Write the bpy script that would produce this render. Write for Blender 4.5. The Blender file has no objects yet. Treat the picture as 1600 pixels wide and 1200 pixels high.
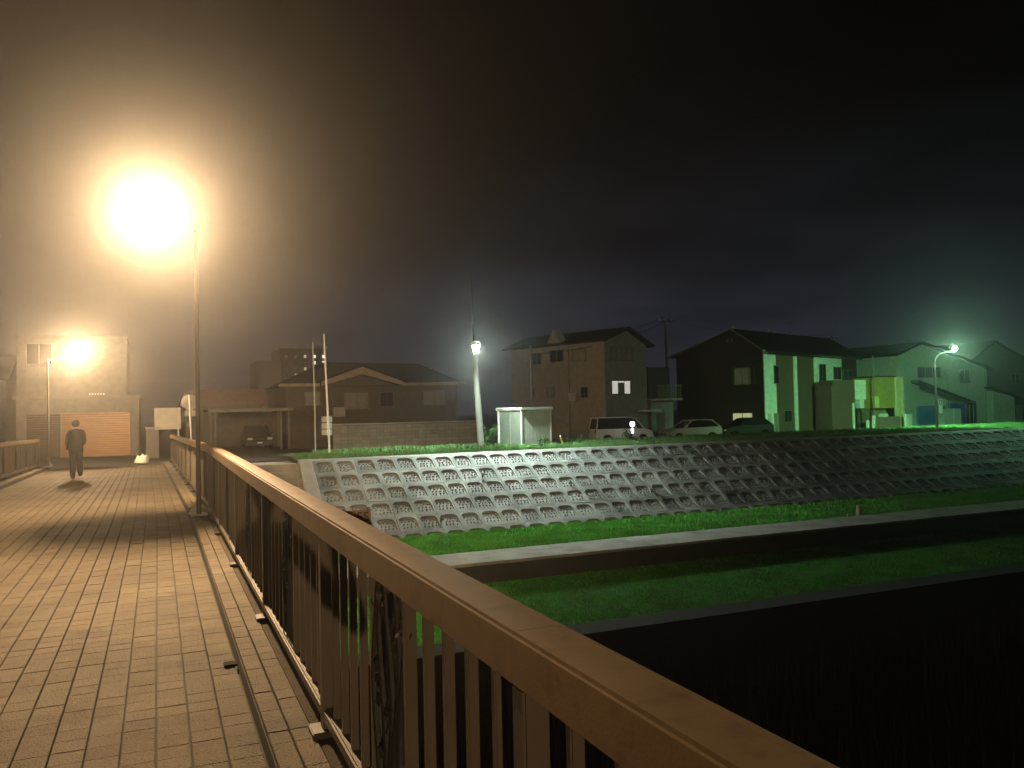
import bpy, bmesh, math, random
from mathutils import Vector, Matrix, Euler
import numpy as np
R = math.radians
random.seed(7); rng = np.random.default_rng(7)
S = bpy.context.scene
COL = S.collection

# ------------------------------------------------------------------ camera
cam_d = bpy.data.cameras.new('camera'); cam = bpy.data.objects.new('camera', cam_d); COL.objects.link(cam)
cam_d.sensor_fit = 'HORIZONTAL'; cam_d.sensor_width = 36.0; cam_d.lens = 36.0*1300/1600
cam_d.clip_start = 0.02; cam_d.clip_end = 2000
YAW, PITCH, ROLL = R(23.1), R(1.6), R(1.25)
fwd = Vector((math.sin(YAW)*math.cos(PITCH), math.cos(YAW)*math.cos(PITCH), math.sin(PITCH)))
rt = Vector((math.cos(YAW), -math.sin(YAW), 0)); up = rt.cross(fwd)
rt, up = rt*math.cos(ROLL)-up*math.sin(ROLL), up*math.cos(ROLL)+rt*math.sin(ROLL)
M = Matrix((rt, up, -fwd)).transposed().to_4x4(); M.translation = Vector((0, 0, 1.65))
cam.matrix_world = M
S.camera = cam
CAMP = Vector((0, 0, 1.65))

# ------------------------------------------------------------------ night sky
W = bpy.data.worlds.new('World'); S.world = W; W.use_nodes = True
nt = W.node_tree; nt.nodes.clear()
def N(tree, t, **k):
    n = tree.nodes.new(t)
    for a, v in k.items(): setattr(n, a, v)
    return n
tc = N(nt, 'ShaderNodeTexCoord'); sep = N(nt, 'ShaderNodeSeparateXYZ')
nt.links.new(tc.outputs['Generated'], sep.inputs[0])
ramp = N(nt, 'ShaderNodeValToRGB'); e = ramp.color_ramp.elements
e[0].position = 0.0; e[0].color = (.022, .0235, .033, 1)
e[1].position = 0.55; e[1].color = (.0004, .0004, .0005, 1)
for p, c in ((.10, (.0125, .014, .0225, 1)), (.2, (.0042, .0046, .0066, 1)), (.32, (.0009, .0009, .0012, 1))):
    q = e.new(p); q.color = c
nt.links.new(sep.outputs['Z'], ramp.inputs[0])
mp = N(nt, 'ShaderNodeMapping'); mp.inputs['Scale'].default_value = (2.2, 2.2, 9.0)
nt.links.new(tc.outputs['Generated'], mp.inputs[0])
cl = N(nt, 'ShaderNodeTexNoise'); cl.inputs['Scale'].default_value = 1.6; cl.inputs['Detail'].default_value = 6; cl.inputs['Roughness'].default_value = .55
nt.links.new(mp.outputs[0], cl.inputs['Vector'])
clr = N(nt, 'ShaderNodeMapRange'); clr.inputs['From Min'].default_value = .42; clr.inputs['From Max'].default_value = .72
clr.inputs['To Min'].default_value = .8; clr.inputs['To Max'].default_value = 1.8
nt.links.new(cl.outputs['Fac'], clr.inputs['Value'])
mul = N(nt, 'ShaderNodeMixRGB', blend_type='MULTIPLY'); mul.inputs['Fac'].default_value = 1
nt.links.new(ramp.outputs[0], mul.inputs[1]); nt.links.new(clr.outputs[0], mul.inputs[2])
bg = N(nt, 'ShaderNodeBackground'); bg.inputs['Strength'].default_value = 1.0
nt.links.new(mul.outputs[0], bg.inputs[0])
wo = N(nt, 'ShaderNodeOutputWorld'); nt.links.new(bg.outputs[0], wo.inputs[0])

S.view_settings.view_transform = 'Standard'; S.view_settings.look = 'None'
S.view_settings.exposure = 0; S.view_settings.gamma = 1; S.view_settings.use_curve_mapping = False
S.render.engine = 'CYCLES'
cy = S.cycles
cy.use_denoising = True; cy.denoiser = 'OPENIMAGEDENOISE'
cy.max_bounces = 5; cy.diffuse_bounces = 3; cy.glossy_bounces = 3; cy.transmission_bounces = 4; cy.volume_bounces = 0
cy.sample_clamp_indirect = 3.0; cy.sample_clamp_direct = 0
cy.use_adaptive_sampling = False

# lamp powers (radiant intensity figures, W/sr) and colours
I_BRIDGE = 620.0; C_BRIDGE = (1.0, .665, .345)
I_POLE = 2350.0; C_POLE = (.80, 1.0, .86)
I_CURVE = 1550.0; C_CURVE = (.34, 1.0, .40)

# ------------------------------------------------------------------ materials
_m = {}
def mat(name, col, rough=.7, metal=0.0, var=.15, scale=3.0, bump=0.0, bscale=40.0, spec=.4, objrand=0.0, attr=None, stain=None):
    if name in _m: return _m[name]
    m = bpy.data.materials.new(name); m.use_nodes = True; t = m.node_tree
    b = t.nodes['Principled BSDF']
    b.inputs['Roughness'].default_value = rough; b.inputs['Metallic'].default_value = metal
    b.inputs['Specular IOR Level'].default_value = spec
    g = N(t, 'ShaderNodeNewGeometry')
    n = N(t, 'ShaderNodeTexNoise'); n.inputs['Scale'].default_value = scale; n.inputs['Detail'].default_value = 5
    t.links.new(g.outputs['Position'], n.inputs['Vector'])
    mr = N(t, 'ShaderNodeMapRange'); mr.inputs['From Min'].default_value = .3; mr.inputs['From Max'].default_value = .7
    mr.inputs['To Min'].default_value = 1-var; mr.inputs['To Max'].default_value = 1+var
    t.links.new(n.outputs['Fac'], mr.inputs['Value'])
    mx = N(t, 'ShaderNodeMixRGB', blend_type='MULTIPLY'); mx.inputs['Fac'].default_value = 1
    mx.inputs[1].default_value = (*col, 1); t.links.new(mr.outputs[0], mx.inputs[2])
    out = mx.outputs[0]
    if objrand:
        if attr:
            oi = N(t, 'ShaderNodeAttribute'); oi.attribute_name = attr; src = oi.outputs['Fac']
        else:
            oi = N(t, 'ShaderNodeObjectInfo'); src = oi.outputs['Random']
        m2 = N(t, 'ShaderNodeMapRange'); m2.inputs['To Min'].default_value = 1-objrand; m2.inputs['To Max'].default_value = 1+objrand
        t.links.new(src, m2.inputs['Value'])
        x2 = N(t, 'ShaderNodeMixRGB', blend_type='MULTIPLY'); x2.inputs['Fac'].default_value = 1
        t.links.new(out, x2.inputs[1]); t.links.new(m2.outputs[0], x2.inputs[2]); out = x2.outputs[0]
    if stain:
        sc, lo, hi, amt = stain
        n2 = N(t, 'ShaderNodeTexNoise'); n2.inputs['Scale'].default_value = sc; n2.inputs['Detail'].default_value = 8; n2.inputs['Roughness'].default_value = .65
        t.links.new(g.outputs['Position'], n2.inputs['Vector'])
        m3 = N(t, 'ShaderNodeMapRange'); m3.inputs['From Min'].default_value = lo; m3.inputs['From Max'].default_value = hi
        m3.inputs['To Min'].default_value = 1; m3.inputs['To Max'].default_value = amt
        t.links.new(n2.outputs['Fac'], m3.inputs['Value'])
        x3 = N(t, 'ShaderNodeMixRGB', blend_type='MULTIPLY'); x3.inputs['Fac'].default_value = 1
        t.links.new(out, x3.inputs[1]); t.links.new(m3.outputs[0], x3.inputs[2]); out = x3.outputs[0]
    t.links.new(out, b.inputs['Base Color'])
    if bump:
        n4 = N(t, 'ShaderNodeTexNoise'); n4.inputs['Scale'].default_value = bscale; n4.inputs['Detail'].default_value = 4
        t.links.new(g.outputs['Position'], n4.inputs['Vector'])
        bp = N(t, 'ShaderNodeBump'); bp.inputs['Strength'].default_value = bump; bp.inputs['Distance'].default_value = .02
        t.links.new(n4.outputs['Fac'], bp.inputs['Height']); t.links.new(bp.outputs[0], b.inputs['Normal'])
    _m[name] = m; return m
def glow(name, col, s):
    if name in _m: return _m[name]
    m = bpy.data.materials.new(name); m.use_nodes = True; b = m.node_tree.nodes['Principled BSDF']
    b.inputs['Base Color'].default_value = (.8, .8, .8, 1)
    b.inputs['Emission Color'].default_value = (*col, 1); b.inputs['Emission Strength'].default_value = s
    _m[name] = m; return m

tile_kw = dict(rough=.75, var=.25, scale=.9, bump=1.0, bscale=85, spec=.2, objrand=.13, stain=(1.3, .56, .72, .5))
M_tile = mat('deck tile', (.145, .116, .08), **tile_kw)
M_tile2 = mat('deck tile joined', (.145, .116, .08), attr='rnd', **tile_kw)
M_grout = mat('tile joint grout', (.05, .042, .034), .9)
M_kerb = mat('kerb tile', (.155, .124, .086), **tile_kw)
M_kerb2 = mat('kerb tile joined', (.155, .124, .086), attr='rnd', **tile_kw)
M_conc = mat('concrete', (.36, .35, .33), .88, var=.25, scale=1.2, bump=.3, bscale=25, stain=(.7, .5, .75, .55))
M_block = mat('revetment concrete', (.27, .275, .275), .9, var=.25, scale=1.6, bump=.5, bscale=30, objrand=.2, stain=(.6, .5, .68, .42))
M_block2 = mat('revetment concrete joined', (.27, .275, .275), .9, var=.25, scale=1.6, bump=.5, bscale=30, objrand=.2, attr='rnd', stain=(.6, .5, .68, .42))
M_rail = mat('bronze painted aluminium', (.085, .067, .05), .5, .15, var=.12, scale=4, bump=.05, bscale=90)
M_cap = mat('handrail brown paint', (.19, .122, .06), .55, .0, var=.12, scale=5, bump=.06, bscale=120, stain=(9.0, .5, .72, .55))
M_orn = mat('ornament dark bronze', (.022, .02, .016), .6, .1, bump=.2, bscale=60)
M_pole = mat('galvanised pole', (.33, .32, .3), .5, .3)
M_lpole = mat('brown lamp pole', (.13, .11, .09), .5, .2)
M_cpole = mat('concrete pole', (.22, .22, .21), .85, bump=.2)
M_dark = mat('dark metal', (.03, .03, .03), .5, .3)
M_asph = mat('asphalt', (.05, .05, .05), .9, var=.25, bump=.4, bscale=80)
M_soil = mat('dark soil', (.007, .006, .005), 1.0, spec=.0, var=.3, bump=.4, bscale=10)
M_gground = mat('turf ground', (.045, .22, .03), .95, var=.35, scale=2.0, bump=.5, bscale=20)
M_grass = mat('grass blades', (.115, .42, .08), .75, var=.3, scale=1.1, objrand=.4, attr='rnd', spec=.15)
M_grass_ramp = M_grass.node_tree
_b = M_grass_ramp.nodes['Principled BSDF']; _src = _b.inputs['Base Color'].links[0].from_socket
_at = N(M_grass_ramp, 'ShaderNodeAttribute'); _at.attribute_name = 'rnd'
_rp = N(M_grass_ramp, 'ShaderNodeValToRGB'); _rp.color_ramp.elements[0].position = .86; _rp.color_ramp.elements[0].color = (0, 0, 0, 1); _rp.color_ramp.elements[1].position = .9; _rp.color_ramp.elements[1].color = (1, 1, 1, 1)
M_grass_ramp.links.new(_at.outputs['Fac'], _rp.inputs[0])
_mx = N(M_grass_ramp, 'ShaderNodeMixRGB'); _mx.inputs[2].default_value = (.30, .30, .12, 1)
M_grass_ramp.links.new(_rp.outputs[0], _mx.inputs[0]); M_grass_ramp.links.new(_src, _mx.inputs[1]); M_grass_ramp.links.new(_mx.outputs[0], _b.inputs['Base Color'])
M_grass2 = mat('dull crest grass', (.10, .21, .075), .8, var=.35, scale=1.4, objrand=.45, attr='rnd', spec=.1)  # duller, less saturated green than the other grass
M_crest = mat('crest earth', (.07, .10, .045), .95, var=.4, scale=1.6, bump=.5, bscale=20)
M_weed = mat('weed leaves', (.045, .13, .035), .6, var=.3, scale=8, spec=.25)
M_reed = mat('dry reeds', (.016, .014, .01), .9, spec=.05, objrand=.4, attr='rnd')
M_wat = mat('river water', (.004, .005, .005), .45, var=.1, bump=.3, bscale=6, spec=.12)
M_glass = mat('dark window glass', (.012, .013, .014), .12, spec=.6)
M_frame = mat('aluminium frame', (.22, .21, .19), .45, .4)
M_white = mat('white paint', (.68, .68, .66), .55, bump=.05)
M_curtain = mat('curtain behind glass', (.30, .28, .25), .6)
M_roof = mat('dark roof tiles', (.016, .016, .017), .95, spec=.08, bump=.4, bscale=12)
M_black = mat('black plastic', (.008, .008, .008), .9, spec=.1)

# ------------------------------------------------------------------ mesh builder
class MB:
    def __init__(s): s.v = []; s.f = []
    def add(s, vs, fs, T=None):
        o = len(s.v)
        s.v += [tuple(T @ Vector(v)) if T is not None else tuple(v) for v in vs]
        s.f += [tuple(i+o for i in f) for f in fs]
    def box(s, x0, x1, y0, y1, z0, z1, T=None):
        vs = [(x0, y0, z0), (x1, y0, z0), (x1, y1, z0), (x0, y1, z0), (x0, y0, z1), (x1, y0, z1), (x1, y1, z1), (x0, y1, z1)]
        s.add(vs, [(3, 2, 1, 0), (4, 5, 6, 7), (0, 1, 5, 4), (1, 2, 6, 5), (2, 3, 7, 6), (3, 0, 4, 7)], T)
        return s
    def prism(s, poly, lo, hi, axis='z', T=None):   # poly = list of 2-D points in the other two axes
        n = len(poly)
        def p3(p, h):
            return {'z': (p[0], p[1], h), 'y': (p[0], h, p[1]), 'x': (h, p[0], p[1])}[axis]
        vs = [p3(p, lo) for p in poly]+[p3(p, hi) for p in poly]
        fs = [tuple(range(n))[::-1], tuple(range(n, 2*n))]+[(i, (i+1) % n, n+(i+1) % n, n+i) for i in range(n)]
        s.add(vs, fs, T); return s
    def tube(s, pts, r, n=8, cap=True):
        pts = [Vector(p) for p in pts]; k = len(pts); rs = r if isinstance(r, (list, tuple)) else [r]*k
        o = len(s.v); prev = None
        for i, p in enumerate(pts):
            d = (pts[min(i+1, k-1)]-pts[max(i-1, 0)]).normalized()
            if prev is None:
                a = d.cross(Vector((0, 0, 1)) if abs(d.z) < .9 else Vector((1, 0, 0))).normalized()
            else:
                a = (prev-d*prev.dot(d)).normalized()
            prev = a; b = d.cross(a)
            for j in range(n):
                t = 2*math.pi*j/n
                s.v.append(tuple(p+(a*math.cos(t)+b*math.sin(t))*rs[i]))
        for i in range(k-1):
            for j in range(n):
                s.f.append((o+i*n+j, o+i*n+(j+1) % n, o+(i+1)*n+(j+1) % n, o+(i+1)*n+j))
        if cap:
            s.f.append(tuple(o+j for j in range(n))[::-1]); s.f.append(tuple(o+(k-1)*n+j for j in range(n)))
        return s
    def lathe(s, prof, n=16, T=None, open_=False):               # prof = (r, z) pairs, about local z
        vs = []; fs = []
        for r, z in prof:
            for j in range(n):
                t = 2*math.pi*j/n; vs.append((r*math.cos(t), r*math.sin(t), z))
        for i in range(len(prof)-1):
            for j in range(n):
                fs.append((i*n+j, i*n+(j+1) % n, (i+1)*n+(j+1) % n, (i+1)*n+j))
        if prof[0][0] > 1e-4 and not open_: fs.append(tuple(range(n))[::-1])
        if prof[-1][0] > 1e-4: fs.append(tuple((len(prof)-1)*n+j for j in range(n)))
        s.add(vs, fs, T); return s
    def ball(s, c, r, n=12, sz=1.0):
        s.lathe([(max(r*math.sin(math.pi*i/8), 1e-5), -r*sz*math.cos(math.pi*i/8)) for i in range(9)], n, Matrix.Translation(c)); return s
    def mesh(s, name, smooth=False, bevel=0):
        me = bpy.data.meshes.new(name); me.from_pydata(s.v, [], s.f)
        if bevel:
            bm = bmesh.new(); bm.from_mesh(me)
            bmesh.ops.bevel(bm, geom=[e for e in bm.edges if len(e.link_faces) == 2 and e.calc_face_angle(0) > .5], offset=bevel, segments=2, affect='EDGES', clamp_overlap=True)
            bm.to_mesh(me); bm.free()
        if smooth:
            me.polygons.foreach_set('use_smooth', [True]*len(me.polygons))
            try: me.set_sharp_from_angle(angle=R(40))
            except Exception: pass
        me.validate(); me.update(); return me
    def build(s, name, m, parent=None, smooth=False, bevel=0):
        me = s.mesh(name, smooth, bevel); me.materials.append(m)
        return link(name, me, parent)
def link(name, me, parent=None):
    o = bpy.data.objects.new(name, me); COL.objects.link(o)
    if parent is not None: o.parent = parent
    return o
def tag(o, label=None, cat=None, group=None, kind=None):
    if label: o['label'] = label
    if cat: o['category'] = cat
    if group: o['group'] = group
    if kind: o['kind'] = kind
    return o
def thing(name, label, cat, loc=(0, 0, 0), rz=0.0, group=None):
    o = bpy.data.objects.new(name, None); COL.objects.link(o); o.location = loc; o.rotation_euler = (0, 0, rz)
    return tag(o, label, cat, group)
def struct(o): o['kind'] = 'structure'; return o
def copy_tree(o, parent=None):
    c = o.copy(); COL.objects.link(c)
    if parent is not None: c.parent = parent
    for ch in list(o.children): copy_tree(ch, c)
    return c
def set_rnd(me, vals):
    a = me.attributes.new('rnd', 'FLOAT', 'FACE'); a.data.foreach_set('value', vals)

# ------------------------------------------------------------------ terrain
CY, CZ = 33.2, -.25        # levee crest edge
BY, BZ = 28.9, -2.95       # foot of the block slope
x0, x1 = 1.0, 300.0
def sheet(name, pts_yz, xa, xb, m):
    b = MB(); n = len(pts_yz)
    vs = [(xa, y, z) for y, z in pts_yz]+[(xb, y, z) for y, z in pts_yz]
    b.add(vs, [(i, n+i, n+i+1, i+1) for i in range(n-1)]); return struct(b.build(name, m))
# town ground behind the levee, reaching the horizon
sheet('ground', [(40.2, -.32), (43.5, -.95), (60, -1.0), (120, -1.0), (300, -1.0)], 6.5, 300, M_asph)
sheet('levee_crest', [(CY+.02, CZ-.02), (36, -.2), (40.2, -.316)], 5.06, 300, M_crest)
sheet('street', [(36.0, -.36), (42, -.5), (52, -.62), (80, -.75), (300, -1.0)], -300, 6.5, M_asph)
sheet('grass_verge', [(25.25, -3.0), (28.0, -2.97), (BY+.5, BZ+.05)], x0, 300, M_gground)
path = MB(); path.box(x0, 300, 23.4, 25.3, -3.28, -2.97)
struct(path.build('riverside_path', M_conc))
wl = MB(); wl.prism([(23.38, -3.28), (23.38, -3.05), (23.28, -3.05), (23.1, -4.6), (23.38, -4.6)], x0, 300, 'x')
tag(wl.build('low_retaining_wall', mat('shade dark concrete', (.06, .06, .055), .8, bump=.4)), 'low dark concrete retaining wall below the riverside path', 'retaining wall')  # shade on the wall face is put into its dark colour
sheet('lower_grass_bank', [(19.9, -4.18), (21.5, -3.9), (23.2, -3.55)], x0, 300, M_gground)
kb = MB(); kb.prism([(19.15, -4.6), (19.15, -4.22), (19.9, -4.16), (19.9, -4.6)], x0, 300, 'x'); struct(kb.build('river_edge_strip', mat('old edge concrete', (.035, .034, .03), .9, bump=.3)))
sheet('river_water', [(-40, -4.75), (8, -4.75), (19.2, -4.75)], -300, 300, M_wat)
sheet('dark_bed_sheet', [(3.5, -4.85), (5.5, -4.6), (9, -4.5), (14.5, -4.5), (17.5, -4.4), (19.2, -4.235)], -60, 120, M_soil)  # sheet added over the water, near-black to keep the unlit bed dark
# near river bank, behind and left of the bridge
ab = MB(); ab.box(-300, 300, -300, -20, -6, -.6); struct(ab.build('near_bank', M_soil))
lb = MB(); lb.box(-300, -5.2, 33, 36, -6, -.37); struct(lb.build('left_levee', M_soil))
ab2 = MB(); ab2.box(-5.2, 1.0, 33.6, 36.2, -6, -.55); struct(ab2.build('bridge_abutment', M_conc))

def grass(name, xa, xb, ya, yb, zf, n, h, m=M_grass, lean=.5, near=None, wd=.012):
    xs = rng.uniform(0, 1, n)
    if near: xs = xs**near
    xs = xa+(xb-xa)*xs; ys = rng.uniform(ya, yb, n)
    clump = .55+.45*np.sin(xs*2.1+np.sin(ys*3.3)*1.5)*np.sin(ys*2.7+xs*.7)
    hs = h*rng.uniform(.5, 1.3, n)*(.55+.6*clump); az = rng.uniform(0, 6.283, n); ln = rng.uniform(0, lean, n)*hs
    zs = np.array([zf(y) for y in ys])-.01
    w = wd*rng.uniform(.7, 1.5, n)
    P = np.zeros((n, 3, 3))
    ox, oy = np.cos(az), np.sin(az); tx, ty = np.cos(az+2.1), np.sin(az+2.1)
    P[:, 0] = np.stack([xs-ox*w, ys-oy*w, zs], 1); P[:, 1] = np.stack([xs+ox*w, ys+oy*w, zs], 1)
    P[:, 2] = np.stack([xs+tx*ln, ys+ty*ln, zs+hs], 1)
    me = bpy.data.meshes.new(name); me.vertices.add(3*n); me.vertices.foreach_set('co', P.ravel())
    me.loops.add(3*n); me.loops.foreach_set('vertex_index', np.arange(3*n)); me.polygons.add(n)
    me.polygons.foreach_set('loop_start', np.arange(0, 3*n, 3)); me.update(calc_edges=True)
    set_rnd(me, np.clip(.5+.35*(clump-.5)+rng.uniform(-.35, .35, n), 0, 1)); me.materials.append(m)
    return link(name, me)
def interp(*p):
    ys = [a for a, b in p]; zs = [b for a, b in p]
    return lambda y: float(np.interp(y, ys, zs))
g = grass('crest_grass', 5.2, 60, CY+.1, 36.6, interp((CY, -.27), (36, -.2), (40.2, -.316)), 60000, .13, M_grass2, near=1.5, wd=.014); tag(g, 'ragged green grass along the top of the levee', 'grass', kind='stuff')
g = grass('back_grass', 6.8, 60, 36.6, 40.5, interp((36, -.2), (40.2, -.316)), 22000, .2, M_grass2, near=1.3, wd=.02); tag(g, 'longer grass behind the levee top', 'grass', kind='stuff')
g = grass('verge_grass', 5.5, 60, 25.3, 29.5, interp((25.25, -3.0), (28, -2.97), (29.4, -2.9)), 90000, .11, near=1.6, wd=.016); tag(g, 'bright green grass strip at the foot of the concrete blocks', 'grass', kind='stuff')
g = grass('bank_grass', 4.5, 60, 19.95, 23.15, interp((19.9, -4.18), (21.5, -3.9), (23.2, -3.55)), 80000, .07, near=1.6, wd=.014); tag(g, 'dim green grass on the lower bank under the path', 'grass', kind='stuff')
g = grass('reeds', 3.5, 40, 7, 15, interp((5.5, -4.7), (9, -4.5), (15, -4.5)), 9000, 1.1, M_reed, .35, near=1.2, wd=.02); tag(g, 'dark reeds in the unlit river bed', 'reeds', kind='stuff')

# ------------------------------------------------------------------ block revetment
EMB = MB(); EMB.prism([(CY+.4, CZ-.1), (CY, CZ-.10), (BY-.3, BZ-.25), (BY-.3, BZ-1.2), (CY+.4, BZ-1.2)], 5.07, 300, 'x')
emb = struct(EMB.build('embankment', mat('backing concrete', (.2, .2, .19), .9)))
sl = Vector((0, BY-CY, BZ-CZ)); SL = sl.length; sd = sl/SL; sn = Vector((0, sd.z, -sd.y))   # down-slope, outward normal
if sn.z < 0: sn = -sn
crestb = MB(); crestb.prism([(CY+.25, CZ+.02), (CY-.02, CZ+.02), (CY-.12, CZ-.05), (CY-.12, CZ-.3), (CY+.25, CZ-.3)], 5.05, 300, 'x')
crestb.build('crest_beam', M_conc, emb)
endb = MB()
pts = [Vector((0, CY+.02, CZ+.02))+sn*0, Vector((0, BY, BZ))+sn*.03]
endb.prism([(CY+.05, CZ+.035), (CY-.1, CZ+.03), (BY-.1, BZ+.06), (BY-.1, BZ-1.0), (CY+.05, BZ-1.0)], 5.05, 5.53, 'x')
endb.build('end_beam', M_conc, emb)
P_U, P_V = .81, .93
def block_mesh(name='concrete_block'):
    b = MB(); g_ = .003
    u0, u1, v0, v1 = g_, P_U-g_, g_, P_V-g_
    ru0, ru1, rv0, rv1 = .075, P_U-.075, .10, P_V-.09
    def rr(u0, u1, v0, v1, rt_, rb_):   # rounded rectangle, v grows down the slope
        out = []
        for cx, cv, r, a0 in ((u1-rt_, v0+rt_, rt_, -90), (u1-rb_, v1-rb_, rb_, 0), (u0+rb_, v1-rb_, rb_, 90), (u0+rt_, v0+rt_, rt_, 180)):
            for k in range(4):
                a = R(a0+30*k); out.append((cx+r*math.cos(a), cv+r*math.sin(a)))
        return out
    inner = rr(ru0, ru1, rv0, rv1, (.2), .06)
    cu, cv = P_U/2, P_V/2
    outer = []
    corners = {0: None}
    for i, (u, v) in enumerate(inner):
        q, k = divmod(i, 4)
        # map the corner arcs onto the square's corners
        c = [(u1, v0), (u1, v1), (u0, v1), (u0, v0)][q]
        if k in (1, 2): outer.append((c[0]-(1e-3 if k == 1 and q in (0,) else 0), c[1])) if False else outer.append((c[0], c[1]))
        else:
            first = k == 0
            if q == 0: outer.append((u, v0) if first else (u1, v))
            elif q == 1: outer.append((u1, v) if first else (u, v1))
            elif q == 2: outer.append((u, v1) if first else (u0, v))
            else: outer.append((u0, v) if first else (u, v0))
    n = len(inner)
    vs = []
    def depth(v): t = (v-rv0)/(rv1-rv0); return -.085*(1-t)-.012*t
    vs += [(u, v, -.10) for u, v in outer]
    vs += [(u, v, 0) for u, v in outer]
    vs += [(u, v, 0) for u, v in inner]
    low = [(cu+(u-cu)*.97, cv+(v-cv)*.97) for u, v in inner]
    vs += [(u, v, depth(v)) for u, v in low]
    fs = []
    for r_ in range(3):
        for i in range(n):
            j = (i+1) % n
            fs.append((r_*n+i, r_*n+j, (r_+1)*n+j, (r_+1)*n+i))
    fs.append(tuple(3*n+i for i in range(n)))
    b.add(vs, fs)
    for iu in range(4):
        for iv in range(3):
            u = .19+.143*iu+(.025 if iv == 1 else -.01)+random.uniform(-.015, .015); v = .31+.19*iv+random.uniform(-.02, .02); d = depth(v)
            r0, r1, h = .036, .027, .055
            k = 5; a0 = random.random()
            vv = [(u+r0*math.cos(a0+6.283*i/k), v+r0*math.sin(a0+6.283*i/k), d-.01) for i in range(k)]+[(u+r1*math.cos(a0+6.283*i/k), v+r1*math.sin(a0+6.283*i/k), d+h) for i in range(k)]
            b.add(vv, [tuple(k+i for i in range(k))]+[(i, (i+1) % k, k+(i+1) % k, k+i) for i in range(k)])
    return b
blks = []
for kind in range(4): blks.append(block_mesh())
def T_block(ix, iv):
    o = Vector((5.55+ix*P_U, CY-.1, CZ-.04))+sd*(iv*P_V+.02)+sn*.03
    # local u -> X, v -> down slope, w -> outward
    m = Matrix(((1, sd.x, sn.x), (0, sd.y, sn.y), (0, sd.z, sn.z))).to_4x4(); m.translation = o
    return m
def fixed(bm_):     # make winding outward
    me = bm_.mesh('concrete_block')
    bm = bmesh.new(); bm.from_mesh(me); bmesh.ops.remove_doubles(bm, verts=bm.verts, dist=1e-5); bmesh.ops.recalc_face_normals(bm, faces=bm.faces); bm.to_mesh(me); bm.free()
    return me
bme = [fixed(b) for b in blks]
for me in bme: me.materials.append(M_block)
cells = [(ix, iv) for ix in range(68) for iv in range(6)]
cells.sort(key=lambda c: (T_block(*c).translation-CAMP).length)
rest = MB(); rv = []
for k, c in enumerate(cells):
    T = T_block(*c)
    jit = Matrix.Translation(sn*random.uniform(-.006, .006)) @ T @ Euler((random.uniform(-.006, .006), random.uniform(-.006, .006), 0)).to_matrix().to_4x4()
    if k < 300:
        o = link('concrete_block', bme[k % 4], emb); o.matrix_world = jit
    else:
        b = blks[k % 4]; nf = len(rest.f); rest.add(b.v, b.f, jit); rv += [random.random()]*(len(rest.f)-nf)
ro = rest.build('concrete_block_rows', M_block2, emb); ro['kind'] = 'stuff'
if len(ro.data.polygons) == len(rv): set_rnd(ro.data, rv)
# recessed steps down the levee beside the bridge
st = struct(MB().box(1.0, 5.04, 33.0, 36.0, -4, -.42).build('levee_steps', M_conc))
for k in range(11):
    yy = 33.25-.3*k; zz = -.33-.28*k
    MB().box(1.0, 5.03, yy-.3, yy+.03, zz-.6, zz-.02-.0).build('step', M_conc, st, bevel=.02)

# ------------------------------------------------------------------ bridge deck
def deck_z(y): return 0.0 if y < 14 else -.0145*(y-14)
def shift(y): return 0.0 if y < 14 else -.012*(y-14)
XL, XR = -3.62, .47
DK = MB()
for (a, b) in ((-22, 14), (14, 36.2)):
    xa0, xb0, xa1, xb1 = -4.15+shift(a), .95+shift(a), -4.15+shift(b), .95+shift(b)
    za, zb = deck_z(a)-.03, deck_z(b)-.03
    DK.add([(xa0, a, za-.6), (xb0, a, za-.6), (xb1, b, zb-.6), (xa1, b, zb-.6), (xa0, a, za), (xb0, a, za), (xb1, b, zb), (xa1, b, zb)],
           [(3, 2, 1, 0), (4, 5, 6, 7), (0, 1, 5, 4), (1, 2, 6, 5), (2, 3, 7, 6), (3, 0, 4, 7)])
deck = struct(DK.build('bridge_deck', M_grout))
TW, TL, GAP = .16, .155, .008
def tile_mesh(w, l, name, h=.03, c=.0035):
    b = MB(); x, y = w/2-GAP/2, l/2-.002
    b.add([(-x, -y, -h), (x, -y, -h), (x, y, -h), (-x, y, -h), (-x, -y, -c), (x, -y, -c), (x, y, -c), (-x, y, -c),
           (-x+c, -y+.001, 0), (x-c, -y+.001, 0), (x-c, y-.001, 0), (-x+c, y-.001, 0)],
          [(8, 9, 10, 11), (4, 5, 9, 8), (5, 6, 10, 9), (6, 7, 11, 10), (7, 4, 8, 11), (0, 1, 5, 4), (1, 2, 6, 5), (2, 3, 7, 6), (3, 0, 4, 7)])
    return b
inv = cam.matrix_world.inverted()
def size_in_view(p):
    q = inv @ p; z = -q.z
    if z < .3 or abs(q.x/z) > .64 or abs(q.y/z) > .48: return -1
    return 1/z
def lay(parent, name, xs, ya, yb, w, l, ztop, m1, m2, stuffname, nmax=300):
    tb = tile_mesh(w, l, name); me = tb.mesh(name); me.materials.append(m1)
    cs = []
    for x in xs:
        y = ya
        while y < yb:
            cs.append(Vector((x+shift(y), y, deck_z(y)+ztop))); y += l
    cs.sort(key=lambda p: -size_in_view(p))
    rb = MB(); rv = []
    for k, p in enumerate(cs):
        eu = Euler((random.uniform(-.006, .006), random.uniform(-.006, .006), 0))
        dz = Vector((0, 0, random.uniform(-.0018, .0018)))
        if k < nmax:
            o = link(name, me, parent); o.location = p+dz; o.rotation_euler = eu
        else:
            T = Matrix.Translation(p+dz) @ eu.to_matrix().to_4x4(); rb.add(tb.v, tb.f, T); rv += [random.random()]*9
    o = rb.build(stuffname, m2, parent); o['kind'] = 'stuff'
    if len(o.data.polygons) == len(rv): set_rnd(o.data, rv)
nx = 25
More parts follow.
